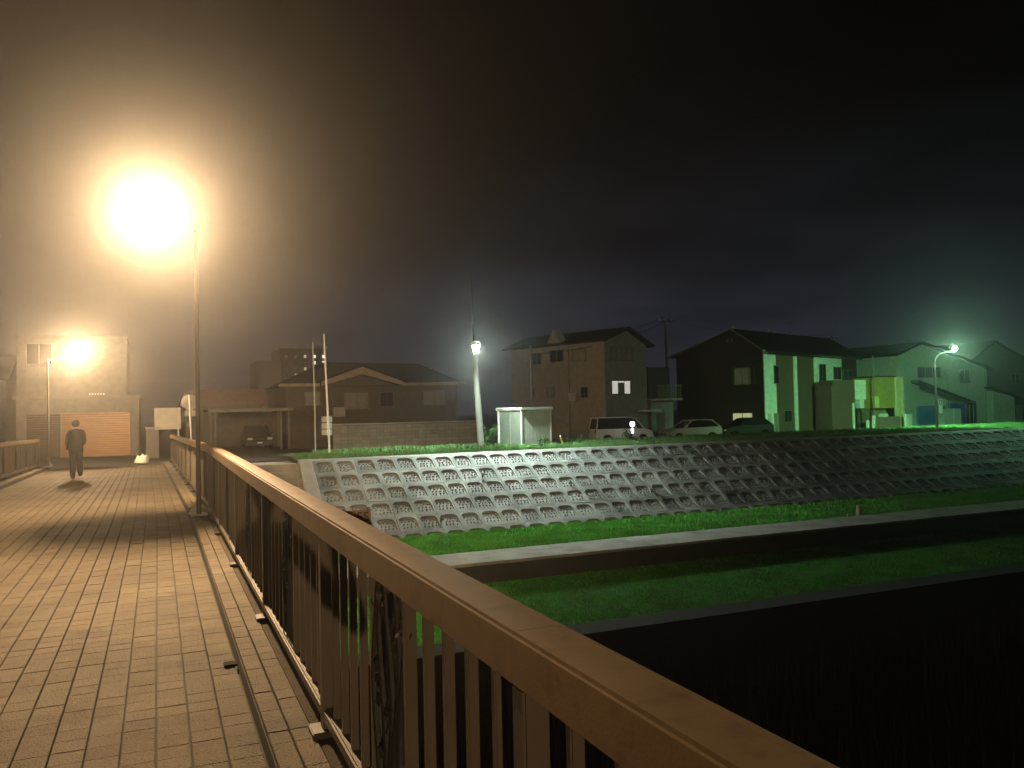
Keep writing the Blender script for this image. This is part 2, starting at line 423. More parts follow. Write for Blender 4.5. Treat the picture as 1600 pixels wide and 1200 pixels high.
lay(deck, 'tile', [XR-.012-TW*(i+.5) for i in range(nx)], -5, 35.9, TW, TL, 0, M_tile, M_tile2, 'tile_field')
# kerbs
for side in (1, -1):
    k_ = MB()
    for (a, b) in ((-22, 14), (14, 36.2)):
        xi, xo = (XR, .95) if side == 1 else (-4.15, -3.55)
        za, zb = deck_z(a), deck_z(b)
        k_.add([(xi+shift(a), a, za-.03), (xo+shift(a), a, za-.03), (xo+shift(b), b, zb-.03), (xi+shift(b), b, zb-.03),
                (xi+shift(a), a, za+.075), (xo+shift(a), a, za+.075), (xo+shift(b), b, zb+.075), (xi+shift(b), b, zb+.075)],
               [(3, 2, 1, 0), (4, 5, 6, 7), (0, 1, 5, 4), (1, 2, 6, 5), (2, 3, 7, 6), (3, 0, 4, 7)])
    kb = struct(k_.build('kerb', M_grout))
    if side == 1:
        xs = [XR+.054, XR+.16]
        lay(kb, 'kerb_tile', xs, -3, 35.9, .106, TL, .105, M_kerb, M_kerb2, 'kerb_tile_field', 160)
        o = MB(); o.box(XR+.215, .95, -22, 14, .07, .096); o.build('kerb_ledge', mat('kerb ledge mortar', (.085, .07, .052), .95, bump=.5, bscale=60, spec=.1), kb)
    else:
        xs = [-3.61, -3.72]
        lay(kb, 'kerb_tile', xs, 18, 35.9, .11, TL, .105, M_kerb, M_kerb2, 'kerb_tile_field', 60)
# scupper at the kerb foot
sc = tag(MB().box(-.085, .0, -.045, .045, -.0, .014).build('drain_scupper', M_black, bevel=.004), 'small black drain scupper at the foot of the right kerb', 'drain')
sc.location = (.467, 5.8, .002)

# ------------------------------------------------------------------ railings
def ornament():
    b = MB()
    rr = random.Random(3)
    for k in range(5):      # curling stems
        x = -.19+.09*k; pts = []
        for i in range(9):
            t = i/8; pts.append((0, x+.05*math.sin(5*t+k*1.3), .02+.74*t))
        b.tube(pts, [.016-.009*i/8 for i in range(9)], 5)
    for k in range(46):     # leaves
        y, z, a, L = rr.uniform(-.2, .2), rr.uniform(.04, .74), rr.uniform(0, 6.28), rr.uniform(.05, .10)
        d = Vector((0, math.cos(a), math.sin(a))); n = Vector((1, 0, 0)); p = Vector((rr.uniform(-.012, .012), y, z)); s_ = d.cross(n)*L*.28
        b.add([p, p+d*L*.5+s_+n*.008, p+d*L, p+d*L*.5-s_-n*.008], [(0, 1, 2, 3)])
    return b
def rail(side, ys, label):
    root = thing('railing', label, 'railing', (0, 0, 0))
    X = .70 if side == 1 else -3.80
    s = side
    z0 = .1
    post = MB().box(-.035, .035, -.033, .033, -.0, .944).mesh('post', bevel=.006); post.materials.append(M_rail)
    foot = MB().box(-.07, .07, -.075, .075, 0, .03).mesh('foot_plate', bevel=.005); foot.materials.append(M_dark)
    bar = MB().box(-.016, .016, -.0125, .0125, .13, .944).mesh('baluster', bevel=.004); bar.materials.append(M_rail)
    gap = 2.42
    fr = MB().box(-.02, .02, -.25, -.215, .13, .95).box(-.02, .02, .215, .25, .13, .95).box(-.02, .02, -.215, .215, .13, .155).box(-.02, .02, -.215, .215, .925, .95).mesh('panel_frame', bevel=.004); fr.materials.append(M_rail)
    om = MB(); om.add(ornament().v, ornament().f, Matrix.Translation((0, 0, .16))); ome = om.mesh('ornament'); ome.materials.append(M_orn)
    bk = MB().box(.004, .010, -.215, .215, .155, .925).mesh('back_sheet'); bk.materials.append(mat('smoked panel', (.02, .022, .02), .3))
    def put(nm, me, y, dx, parent=root):
        o = link(nm, me, parent); o.location = (X+s*dx+shift(y), y, z0+deck_z(y)); return o
    for k, y in enumerate(ys):
        put('post', post, y, .048); put('foot_plate', foot, y, .03)
        if k == len(ys)-1: break
        c = y+gap/2
        for q in (1, 2, 3, 4):
            put('baluster', bar, c-.25-.19*q, .05); put('baluster', bar, c+.25+.19*q, .05)
        f_ = put('panel_frame', fr, c, .05)
        o = link('ornament', ome, f_); o.location = (-.012*s, 0, 0); o2 = link('back_sheet', bk, f_); o2.location = (.012*s, 0, 0)
    # bottom rail, handrail lengths (joints open 3 mm), rounded outer lip
    for k, y in enumerate(ys[:-1]):
        yb = ys[k+1]
        for nm, prof, m, bv in (('bottom_rail', [(.015, .17), (.085, .17), (.085, .23), (.015, .23)], M_rail, .006),
                            ('handrail', [(0, 1.045), (0, 1.163), (.115, 1.163), (.15, 1.152), (.165, 1.12), (.165, 1.045)], M_cap, 0)):
            b = MB(); n = len(prof); g_ = .0015
            if nm == 'bottom_rail': ya_, yb_ = y+.05, yb-.05
            else: ya_, yb_ = y+g_, yb-g_
            vs = [(X+s*p[0]+shift(q), q, p[1]+deck_z(q)) for q in (ya_, yb_) for p in prof]
            fs = [tuple(range(n)), tuple(range(n, 2*n))[::-1]]+[(i, n+i, n+(i+1) % n, (i+1) % n) for i in range(n)]
            b.add(vs, fs)
            me = b.mesh(nm)
            bm = bmesh.new(); bm.from_mesh(me); bmesh.ops.recalc_face_normals(bm, faces=bm.faces)
            bmesh.ops.bevel(bm, geom=[e for e in bm.edges if len(e.link_faces) == 2 and e.calc_face_angle(0) > .3 and e.calc_length() > 1], offset=.009, segments=4, affect='EDGES')
            for f_ in bm.faces: f_.smooth = len(f_.verts) == 4
            bm.to_mesh(me); bm.free(); me.set_sharp_from_angle(angle=R(35)); me.materials.append(m); link(nm, me, root)
    return root
ysR = [1.68+2.42*k for k in range(-3, 15)]
rail(1, ysR, 'long brown metal bridge railing in the foreground with handrail, balusters and ornament panels')
ysL = [1.68+2.42*k for k in range(-3, 15)]
rail(-1, ysL, 'far left bridge railing behind the walking person, ending at the lamp post')

# number plate on the outer face of the railing
pl = thing('number_plate', 'small tan plate with the number 55 on the outside of the railing', 'plate', (1.0, 4.6, .98))
MB().box(-.11, .088, -.004, .004, -.08, .118).build('plate', mat('tan plate', (.30, .20, .11), .5), pl, bevel=.002)
MB().box(-.11, -.07, .004, .02, -.05, -.02).build('bracket', M_rail, pl)
fc = bpy.data.curves.new('lettering', 'FONT'); fc.body = '55'; fc.size = .075; fc.extrude = .0015; fc.align_x = 'CENTER'; fc.align_y = 'CENTER'
tmp = bpy.data.objects.new('tmp', fc); COL.objects.link(tmp)
fme = bpy.data.meshes.new_from_object(tmp.evaluated_get(bpy.context.evaluated_depsgraph_get())); bpy.data.objects.remove(tmp)
fo = link('lettering', fme, pl); fo.location = (.043, -.006, .078); fo.rotation_euler = (R(90), 0, 0); fme.materials.clear(); fme.materials.append(mat('dark lettering', (.06, .04, .02), .6))

# ------------------------------------------------------------------ bridge lamps
def bridge_lamp(x, y, arm, label, h=4.4, group='lantern lamps along the bridge', zb=None, intensity=I_BRIDGE, gname='bridge lamp glow', shade=None):
    z = deck_z(y)+.1 if zb is None else zb
    t = thing('street_lamp', label, 'street lamp', (x+shift(y), y, z), 0, group)
    MB().tube([(0, 0, 0), (0, 0, .9), (0, 0, h-.1), (0, 0, h)], [.038, .036, .03, .028], 12).build('pole', M_lpole, t, True)
    b = MB().box(-.12, .12, -.12, .12, 0, .025)
    b.prism([(-.12*(-1 if arm > 0 else 1)*-1 if False else math.copysign(.16, arm), .02), (math.copysign(.03, arm), .02), (math.copysign(.03, arm), .24)], -.008, .008, 'y')
    b.build('base_plate', M_pole, t)
    MB().tube([(0, 0, h-.06), (arm*.35, 0, h-.03), (arm*.8, 0, h-.02), (arm, 0, h-.02)], .022, 8).build('arm', M_pole, t, True)
    MB().lathe([(.045, -.03), (.135, -.01), (.135, .012), (.04, .03)], 16, Matrix.Translation((arm, 0, h))).build('tray', M_dark, t, True)
    r = .075
    b = MB(); b.ball((arm, 0, h+.22), r, 16); o = b.build('bulb', glow(gname, C_BRIDGE, intensity/(math.pi*r*r)), t, True)
    MB().lathe([(.16, .0), (.15, .035), (.06, .08), (.02, .11)], 16, Matrix.Translation((arm, 0, h+.36))).build('cap', M_dark, t, True)
    cg = MB()
    for k in range(4):
        a = k*math.pi/2+math.pi/4
        cg.tube([(arm+.09*math.cos(a), .09*math.sin(a), h+.01), (arm+.13*math.cos(a), .13*math.sin(a), h+.37)], .006, 5)
    cg.build('cage', M_dark, t)
    if shade:
        sb = MB(); n = 14; cx, cz = arm, h
        for k in range(n):
            a0, a1 = [R(90-(shade[0]+(shade[1]-shade[0])*(k+q)/n)) for q in (0, 1)]
            for r_, zz in ((.17, None),):
                q = [(cx+rr*math.cos(a), rr*math.sin(a), cz+z) for a in (a0, a1) for rr in (.165, .169) for z in (.0, .42)]
                sb.add(q, [(0, 1, 5, 4), (2, 6, 7, 3), (1, 3, 7, 5), (0, 4, 6, 2)])
        sb.build('added_light_block', M_dark, t)  # curved plate added to block the lamp's light towards river and houses
    return t
bridge_lamp(.57, 13.68, -.64, 'tall lamp with dazzling warm lantern on the bridge kerb, nearest one', shade=(42, 128))
bridge_lamp(-3.56, 36.0, 1.0, 'farther warm bridge lamp beside the walking person, in front of the garage', h=4.1, intensity=380, gname='far bridge lamp glow')
bridge_lamp(-3.6, -13.5, .7, 'warm bridge lamp behind the camera on the left kerb', h=2.6, zb=.1, intensity=600, gname='rear lamp glow', shade=(18, 128))

# ------------------------------------------------------------------ levee lamp on the concrete pole
t = thing('lamp_pole', 'leaning concrete pole with cold white lamp on levee, left of the shed', 'lamp pole', (14.43, 37.79, -.22))
lean = Vector((-.30, -.02, 0))
MB().tube([(lean.x*k/8, lean.y*k/8, 5.1*k/8) for k in range(9)], [.165-.006*k for k in range(9)], 14).build('pole', M_cpole, t, True)
MB().tube([(lean.x, lean.y, 5.05), (lean.x-.05, lean.y, 8.9)], [.035, .022], 8).build('mast', M_dark, t, True)  # unlit upper part of the pole, its dark put into colour and thinness
for k in range(8):
    zz = 1.5+.42*k; sgn = 1 if k % 2 else -1
    MB().tube([(lean.x*zz/5.1+sgn*.12, 0, zz), (lean.x*zz/5.1+sgn*.28, 0, zz)], .011, 5).build('climbing_peg', M_pole, t)
LX = -1.05; LY = -2.35
ab_ = MB().tube([(-.27, -.1, 4.45), (-.5, -.9, 4.86), (LX, LY+.05, 4.93)], .028, 8); ab_.build('arm', M_pole, t, True)
MB().lathe([(.20, -.135), (.205, -.135), (.205, .0), (.15, .07), (.05, .1)], 20, Matrix.Translation((LX, LY, 4.83)), True).build('lamp_hood', M_pole, t, True)
MB().ball((LX, LY, 4.66), .15, 14, .6).build('added_glare_bowl', glow('levee lamp glare', C_POLE, 1100), t, True)  # glowing globe added, enlarged to imitate the lamp's bloom
MB().box(-.11, .11, .0, .012, -.42, .05, Matrix.Translation((LX+.07, LY+.22, 4.83)) @ Matrix.Rotation(R(-18), 4, 'Z')).build('added_back_block', M_pole, t)  # plate added to keep the lens from over-lighting its own pole
rD = .16
MB().lathe([(.02, -.004), (.10, -.003), (rD, 0)], 20, Matrix.Translation((LX, LY, 4.79))).build('lamp_lens', glow('levee lamp glow', C_POLE, I_POLE/(math.pi*rD*rD)), t, True)

# ------------------------------------------------------------------ curved lamp post on the right
t = thing('street_lamp', 'slim lamp post with curved arm and greenish light, far right on levee', 'street lamp', (42.42, 35.5, -.25))
MB().tube([(0, 0, 0), (0, 0, 1.2), (0, 0, 3.6)], [.085, .07, .055], 12).build('pole', M_pole, t, True)
MB().tube([(0, 0, 3.55)]+[(.42-.42*math.cos(R(a)), -.3*(1-math.cos(R(a))), 3.95+.62*math.sin(R(a))) for a in range(0, 91, 15)]+[(.72, -.5, 4.62)], .03, 10).build('arm', mat('pale arm', (.75, .75, .62), .5), t, True)
TE = Matrix.Translation((.85, -.6, 4.90)) @ Matrix.Rotation(R(-38), 4, 'Z') @ Matrix.Rotation(R(60), 4, 'X')
MB().lathe([(.19, -.12), (.195, -.12), (.195, .02), (.13, .1), (.03, .14)], 18, TE, True).build('lamp_hood', M_pole, t, True)
rE = .16
MB().lathe([(.02, -.004), (.10, -.003), (rE, 0)], 20, TE).build('lamp_lens', glow('curve lamp glow', C_CURVE, I_CURVE/(math.pi*rE*rE)), t, True)
MB().ball((.85, -.68, 4.78), .135, 12).build('added_glare_bowl', glow('curve lamp glare', (.45, 1, .6), 1200), t, True)  # added glowing globe, so the lamp shows a bright blob sideways
MB().tube([(.72, -.5, 4.62), (.84, -.66, 4.66), (.85, -.66, 4.73)], .03, 8).build('lamp_socket', M_pole, t, True)
MB().box(-.09, .02, -.06, .06, 3.72, 3.86).build('control_box', M_white, t)
pt = thing('notice_plate', 'narrow white plate with dark oval mark strapped to the curved lamp post', 'sign', (42.62, 35.38, 1.15))
MB().box(-.16, .16, -.01, .01, -.42, .46).build('plate', M_white, pt, bevel=.01)
rg = MB()
for k in range(20):
    a, b_ = 6.283*k/20, 6.283*(k+1)/20
    rg.add([(.10*math.cos(a), -.014, .22+.16*math.sin(a)), (.10*math.cos(b_), -.014, .22+.16*math.sin(b_)), (.055*math.cos(b_), -.014, .22+.11*math.sin(b_)), (.055*math.cos(a), -.014, .22+.11*math.sin(a))], [(0, 1, 2, 3)])
rg.build('oval_mark', M_black, pt)

# ------------------------------------------------------------------ shed
t = thing('metal_shed', 'small pale metal shed with flat roof standing on the levee beside the lamp pole', 'shed', (15.98, 36.4, -.26), R(12))
w, d, h = 1.74, 1.95, 1.90
MB().box(0, w, 0, d, 0, h-.16).build('wall', mat('pale shed paint', (.52, .56, .53), .5, bump=.05), t)
MB().box(-.1, w+.1, -.12, d+.1, h-.155, h).build('roof', mat('shed roof', (.36, .38, .36), .5), t, bevel=.02)
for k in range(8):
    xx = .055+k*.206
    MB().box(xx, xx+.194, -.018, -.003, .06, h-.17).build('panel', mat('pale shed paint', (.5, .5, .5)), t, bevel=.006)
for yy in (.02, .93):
    MB().box(-.022, -.003, yy+.03, yy+.9, .06, h-.2).build('door', mat('darkened shed door', (.12, .145, .12), .5), t, bevel=.006)  # lamp-side face: shade put into darker paint, against the lamp's light
for dx, dy in ((0, 0), (w, 0), (0, d)):
    MB().box(dx-.035, dx+.035, dy-.035, dy+.035, 0, h-.158).build('corner_post', M_white, t)
for zz in (.75, .95, 1.15):
    MB().box(-.03, -.021, 1.05, 1.12, zz, zz+.05).build('door_vent', M_dark, t)

# ------------------------------------------------------------------ signs and small poles
t = thing('sign_post', 'thin pale leaning post with back of white panel sign, left end of levee', 'sign post', (6.77, 35.97, -.22))
MB().tube([(0, 0, 0), (-.07, 0, 2.4), (-.16, 0, 5.2)], [.045, .042, .03], 8).build('post', M_white, t, True)
for zz, hh in ((.85, .24), (1.13, .24), (1.41, .24)):
    MB().box(-.31, .14, .05, .075, zz, zz+hh).build('sign_panel', M_white, t, bevel=.008)
MB().box(-.1, .06, .035, .05, .9, .93).box(-.1, .06, .035, .05, 1.5, 1.53).build('clamp', M_pole, t)
t = thing('thin_pole', 'faint grey pole just left of the leaning sign post', 'pole', (6.35, 37.0, -.3))
MB().tube([(0, 0, 0), (0, 0, 2.5), (-.05, 0, 5.0)], .03, 8).build('pole', M_pole, t, True)
t = thing('road_sign', 'round road sign seen from behind with small plate below, end of bridge', 'road sign', (1.25, 35.5, -.45))
MB().tube([(0, 0, 0), (-.03, 0, 1.3), (-.08, 0, 2.86)], .032, 10).build('post', M_white, t, True)
MB().lathe([(.30, -.006), (.31, 0), (.30, .006)], 28, Matrix.Translation((-.07, .05, 2.58)) @ Matrix.Rotation(R(90), 4, 'X')).build('disc', mat('sign back', (.5, .48, .44), .5), t, True)
MB().box(-.27, .15, .04, .052, 2.02, 2.26).build('sub_plate', mat('sign back', (.5, .48, .44), .5), t, bevel=.006)
MB().box(-.12, .0, .03, .04, 2.55, 2.6).build('clamp', M_pole, t)
t = thing('white_sack', 'crumpled white rubbish sack on the street corner past the bridge', 'sack', (-.62, 38.5, -.40))
b = MB(); b.lathe([(.17, 0), (.27, .06), (.25, .22), (.17, .33), (.05, .36)], 12); me = b.mesh('sack', True)
for v in me.vertices:
    q = Vector(v.co); v.co = q*(1+.18*math.sin(q.x*19+q.z*13)*math.cos(q.y*17))
me.materials.append(mat('white sack', (.75, .72, .62), .6)); link('sack', me, t)
MB().tube([(0, 0, .34), (.03, 0, .42)], [.02, .05], 7).build('tied_neck', mat('white sack', (.7, .7, .6)), t)
t = thing('white_board', 'blank whitish board on two posts beyond the bridge end', 'board', (.47, 46.0, -.55))
MB().box(-.62, .62, -.02, .02, 1.45, 2.55).build('board', mat('board paint', (.42, .40, .35), .6), t, bevel=.01)
for sx in (-.5, .5): MB().box(sx-.04, sx+.04, .021, .08, 0, 2.5).build('post', M_pole, t)
t = thing('gate_pillar', 'grey concrete gate pillar between garage and white board', 'pillar', (-.25, 46.3, -.55))
MB().box(-.3, .3, -.3, .3, 0, 1.5).build('shaft', mat('grey pillar', (.14, .13, .12), .9), t, bevel=.02); MB().box(-.34, .34, -.34, .34, 1.5, 1.6).build('coping', M_conc, t, bevel=.02)
t = thing('marker_stake', 'short yellow stake leaning in grass right of the shed', 'stake', (17.95, 36.0, -.22))
MB().tube([(0, 0, 0), (-.14, 0, .44)], .035, 8).build('shaft', mat('yellow stake', (.6, .5, .12), .5), t, True)
MB().tube([(-.125, 0, .40), (-.142, 0, .455)], .038, 8).build('tip', M_white, t, True)
t = thing('marker_post', 'stubby pale marker post on the far riverside path', 'marker', (25.9, 25.45, -2.99))
MB().tube([(0, 0, 0), (0, 0, .34)], [.13, .11], 10).build('body', mat('marker paint', (.4, .38, .2), .7), t, True)
MB().lathe([(.12, .34), (.11, .38), (.03, .41)], 10).build('top', M_conc, t, True)

def plant(name, label, loc, n, spread, h, L, group=None, m=M_weed):
    t = thing(name, label, 'plant', loc, 0, group)
    rr = random.Random(hash(label) % 1000 if False else len(label)*7+int(loc[0]*10))
    sm = MB(); lf = MB()
    for k in range(max(3, n//9)):
        a = rr.uniform(0, 6.28); tip = Vector((math.cos(a)*spread*rr.uniform(.1, .9), math.sin(a)*spread*rr.uniform(.1, .9), h*rr.uniform(.5, 1)))
        sm.tube([(0, 0, 0), tip*.5+Vector((0, 0, h*.08)), tip], [.018, .012, .005], 5)
        for q in range(9):
            f = rr.uniform(.25, 1.05); p = Vector((tip.x*f, tip.y*f, tip.z*f))+Vector((rr.uniform(-.05, .05), rr.uniform(-.05, .05), rr.uniform(-.03, .05)))
            d = Vector((rr.uniform(-1, 1), rr.uniform(-1, 1), rr.uniform(-.35, .6))).normalized(); s_ = d.cross(Vector((0, 0, 1))).normalized(); l = L*rr.uniform(.6, 1.3)
            lf.add([p, p+d*l*.45+s_*l*.25+Vector((0, 0, .02)), p+d*l-Vector((0, 0, l*.2)), p+d*l*.45-s_*l*.25+Vector((0, 0, .02))], [(0, 1, 2), (0, 2, 3)])
    sm.build('stem', M_weed, t); lf.build('leaves', m, t)
    return t
plant('shrub', 'leafy dark green weed bush at the foot of the lamp pole', (14.35, 36.55, -.25), 120, .5, 1.15, .2)
plant('weed_clump', 'small weed growing against the right wall of the shed', (16.25, 34.75, -.25), 27, .2, .5, .14)
plant('weed_clump', 'low spreading weed clump left of the leaning lamp pole', (12.9, 35.2, -.25), 36, .55, .3, .15)
plant('shrub', 'dark round bush in front of the pale van', (22.4, 37.2, -.28), 130, .6, .72, .15)
plant('weed_clump', 'pale weed clump between shed and yellow stake', (17.2, 36.6, -.25), 45, .4, .45, .13)
plant('weed_clump', 'weed mound between yellow stake and van', (19.2, 36.9, -.25), 70, .8, .5, .16)

for k, (ux, v) in enumerate(((7.05, 3.4), (12.1, 1.7), (9.6, 4.25), (15.7, 2.55), (19.2, 3.4), (22.8, .85))):
    q = Vector((ux, CY-.1, CZ-.04))+sd*v+sn*.03
    plant('weed_tuft', ['tiny weed in a joint low on the block slope, leftmost', 'tiny weed high on the block slope below the lamp pole', 'tiny weed near the foot of the block slope', 'tiny weed midway down the block slope below the yellow stake', 'tiny weed low on the block slope below the gap between wagon and white hatchback', 'tiny weed at the top of the block slope below the white hatchback'][k], tuple(q), 18, .12, .22, .08)
# ------------------------------------------------------------------ building helpers
def window(parent, plane, u0, u1, z0, z1, pane=M_glass, off=0.0, name='window', sashes=2, frm=M_frame):
    # plane 'x': wall along local x facing -y (at y=off); plane 'y': wall along local y facing -x (at x=off)
    def bx(b, ua, ub, za, zb, d0, d1):
        if plane == 'x': b.box(ua, ub, off-d1, off-d0, za, zb)
        else: b.box(off-d1, off-d0, ua, ub, za, zb)
        return b
    f = MB(); k = .055
    bx(f, u0, u1, z1-k, z1, .003, .07); bx(f, u0, u1, z0, z0+k, .003, .09); bx(f, u0, u0+k, z0+k, z1-k, .003, .07); bx(f, u1-k, u1, z0+k, z1-k, .003, .07)
    fo_ = f.build(name, frm, parent)
    n = sashes
    for q in range(n):
        a = u0+k+(u1-u0-2*k)*q/n; b = u0+k+(u1-u0-2*k)*(q+1)/n
        bx(MB(), a+.02, b-.02, z0+k, z1-k, .004, .02+.012*(q % 2)).build('pane', pane, fo_)
        if q: bx(MB(), a-.02, a+.02, z0+k, z1-k, .004, .05).build('mullion', frm, fo_)
    return fo_
def gable_roof(parent, axis, lo, hi, e0, pk, e1, ez0, ez1, pz, over=.35, th=.12, m=M_roof, gover=.3):
    # ridge runs along axis; e0/e1 eave positions, pk ridge position on the other axis
    b = MB()
    def sl(ea, eza, sgn):
        dz = (pz-eza)/abs(pk-ea)
        ex = ea+sgn*over; ez = eza-dz*over
        poly = [(ex, ez), (pk, pz), (pk, pz+th), (ex, ez+th)]
        b.prism(poly, lo-gover, hi+gover, 'x' if axis == 'x' else 'y')
    sl(e0, ez0+.05, -1 if e0 < pk else 1); sl(e1, ez1+.05, 1 if e1 > pk else -1)
    return b.build('roof', m, parent)
def wall_gable(parent, axis, lo, hi, e0, pk, e1, ez0, ez1, pz, zb, m):
    b = MB(); b.prism([(e0, zb), (e1, zb), (e1, ez1), (pk, pz), (e0, ez0)], lo, hi, 'x' if axis == 'x' else 'y'); return b.build('wall', m, parent)

GZ = -1.02
# --- garage house at the bridge end
t = thing('garage_house', 'two storey pale house with wide orange lit shutter at the bridge end', 'house', (-7.05, 52.0, -.66))
M_cream = mat('cream render', (.21, .20, .18), .85, bump=.15)
MB().box(0, 5.45, .25, 7, 3.5, 6.75).build('wall', M_cream, t)
MB().box(.0, 6.05, 0, 7, 0, 3.3).build('wall', M_cream, t)['label'] = 'ground floor wall'
MB().box(-.15, 6.2, -.35, 7.1, 3.3, 3.5).build('ledge', mat('ledge grey', (.22, .2, .17), .7), t, bevel=.02)
MB().box(-.05, 5.5, .2, 7.1, 6.75, 6.86).build('roof', mat('ledge grey', (.2, .2, .2)), t)
sh = MB().box(.5, 5.65, -.006, -.001, .05, 2.52).build('shutter', mat('shutter backing', (.05, .035, .02)), t)
M_sh = mat('orange shutter', (.24, .10, .02), .34, .2, var=.06, spec=.5)
for k in range(19):
    z = .06+k*.129
    MB().prism([(-.012, z), (-.030, z+.012), (-.036, z+.063), (-.030, z+.115), (-.012, z+.127)], 2.2, 5.62, 'x').build('slat', M_sh, sh)
M_sh2 = mat('brown shutter', (.07, .045, .025), .5, .2, var=.06)
for k in range(19):
    z = .06+k*.129
    MB().prism([(-.012, z), (-.030, z+.012), (-.036, z+.063), (-.030, z+.115), (-.012, z+.127)], .53, 2.12, 'x').build('slat', M_sh2, sh)
MB().box(2.12, 2.2, -.07, -.001, .05, 2.55).build('shutter_post', M_cream, t)
window(t, 'x', .42, 1.75, 5.2, 6.4, off=.25)
MB().box(.38, 1.8, .08, .24, 5.06, 5.12).build('window_sill', M_frame, t)
for k in range(6): MB().box(3.55+.14*k, 3.62+.14*k, -.20, -.16, 3.51, 3.60).build('ledge_bolt', M_white, t)

# --- far dark house left of the garage
t = thing('far_house', 'dim bluish house left of the garage at the frame edge', 'house', (-16.5, 62, -.8))
wall_gable(t, 'x', 0, 7.5, 0, 3.5, 7, 5.0, 5.0, 6.6, 0, mat('blue grey wall', (.16, .18, .2), .8)); gable_roof(t, 'x', 0, 7.5, 0, 3.5, 7, 5.0, 5.0, 6.6)
window(t, 'x', 4.8, 6.4, 1.0, 2.4, off=0)

# --- carport with car
t = thing('carport', 'flat roofed carport with slim posts behind the bridge railing', 'carport', (3.1, 55.5, -.75))
MB().box(-.2, 5.0, -.2, 5.5, 2.5, 2.68).build('roof', mat('carport roof', (.26, .24, .2), .6), t)
for px, py in ((.25, 0), (4.25, 0), (4.75, 0), (.25, 5.2), (4.75, 5.2)): MB().box(px-.05, px+.05, py-.05, py+.05, 0, 2.5).build('post', M_frame, t)
MB().box(-.2, 5.0, 5.6, 5.8, 0, 2.4).build('back_wall', mat('back wall', (.14, .12, .1), .85), t)
t = thing('tiled_roof_house', 'low house with rounded pinkish tiled roof behind the carport', 'house', (1.8, 62.5, -.8))
MB().box(0, 5.2, 0, 5, 0, 3.0).build('wall', mat('dull wall', (.16, .14, .12), .85), t)
MB().prism([(-.4, 3.0), (-.35, 3.2), (-.1, 3.9), (.4, 4.15), (4.8, 4.15), (5.3, 3.9), (5.55, 3.2), (5.6, 3.0)], -.4, 5.4, 'y').build('roof', mat('pink tile', (.24, .14, .11), .7, bump=.4, bscale=10), t)
window(t, 'x', 1.2, 3.0, 1.0, 2.2)

# --- low brown house
t = thing('low_house', 'single storey brown house with pale front gable behind the block wall', 'house', (8.6, 62.0, GZ))
M_lh = mat('brown stucco', (.13, .10, .075), .85); M_fas = mat('pale fascia', (.42, .34, .24), .6)
MB().box(0, 13.0, 0, 8, 0, 4.55).build('wall', M_lh, t)
b = MB(); b.add([(-.6, -.7, 4.6), (13.6, -.7, 4.6), (13.6, 8.7, 4.6), (-.6, 8.7, 4.6), (3.5, 3.8, 6.55), (11.2, 3.8, 6.4)], [(0, 1, 5, 4), (1, 2, 5), (2, 3, 4, 5), (3, 0, 4), (3, 2, 1, 0)]); b.build('roof', M_roof, t)
MB().box(-.62, 2.3, -.75, -.68, 4.5, 4.72).build('fascia', M_fas, t); MB().box(8.4, 13.62, -.75, -.68, 4.5, 4.72).build('fascia', M_fas, t)
gb = MB(); gb.prism([(2.3, 4.5), (5.3, 5.35), (8.4, 4.5), (8.4, 4.82), (5.3, 5.9), (2.3, 4.82)], -1.35, -1.2, 'y'); gb.build('gable_board', M_fas, t)
MB().prism([(2.6, 4.5), (8.1, 4.5), (5.3, 5.3)], -1.18, 0, 'y').build('gable', mat('gable dark', (.10, .08, .06), .8), t)
MB().prism([(2.1, 4.83), (5.3, 5.92), (8.6, 4.83), (5.3, 6.05)], -1.4, 3.6, 'y').build('porch_roof', M_roof, t)
for u0, u1, z0, z1, pn in ((1.3, 2.5, 3.1, 4.15, M_curtain), (4.2, 6.1, 2.75, 4.05, M_curtain), (6.9, 8.0, 2.9, 4.05, M_glass), (10.3, 12.2, 2.95, 4.1, M_curtain)):
    window(t, 'x', u0, u1, z0, z1, pn)
MB().box(3.35, 4.2, -.38, -.02, 2.25, 2.95).build('air_conditioner', mat('ac white', (.5, .48, .44), .6), t, bevel=.03)
MB().tube([(13.05, -.08, 0), (13.05, -.08, 4.5)], .05, 8).build('downpipe', M_frame, t)

# --- block wall in front of it
t = thing('block_wall', 'long low concrete block wall behind the levee grass', 'wall', (8.86, 46.0, -1.0))
bw = MB().box(0, 8.6, .02, .14, 0, 1.86).build('core', mat('mortar', (.10, .095, .08), .95), t)
M_cb = mat('wall block', (.24, .22, .17), .9, objrand=.15, bump=.4, bscale=30)
cbm = MB().box(.006, .40, 0, .16, .006, .196).mesh('block', bevel=.008); cbm.materials.append(M_cb)
for r_ in range(9):
    for k in range(21):
        o = link('block', cbm, t); o.location = (k*.406+(0.0), random.uniform(-.003, .003), r_*.203)
MB().box(-.03, 8.6, -.03, .19, 1.862, 1.93).build('coping', M_conc, t, bevel=.01)

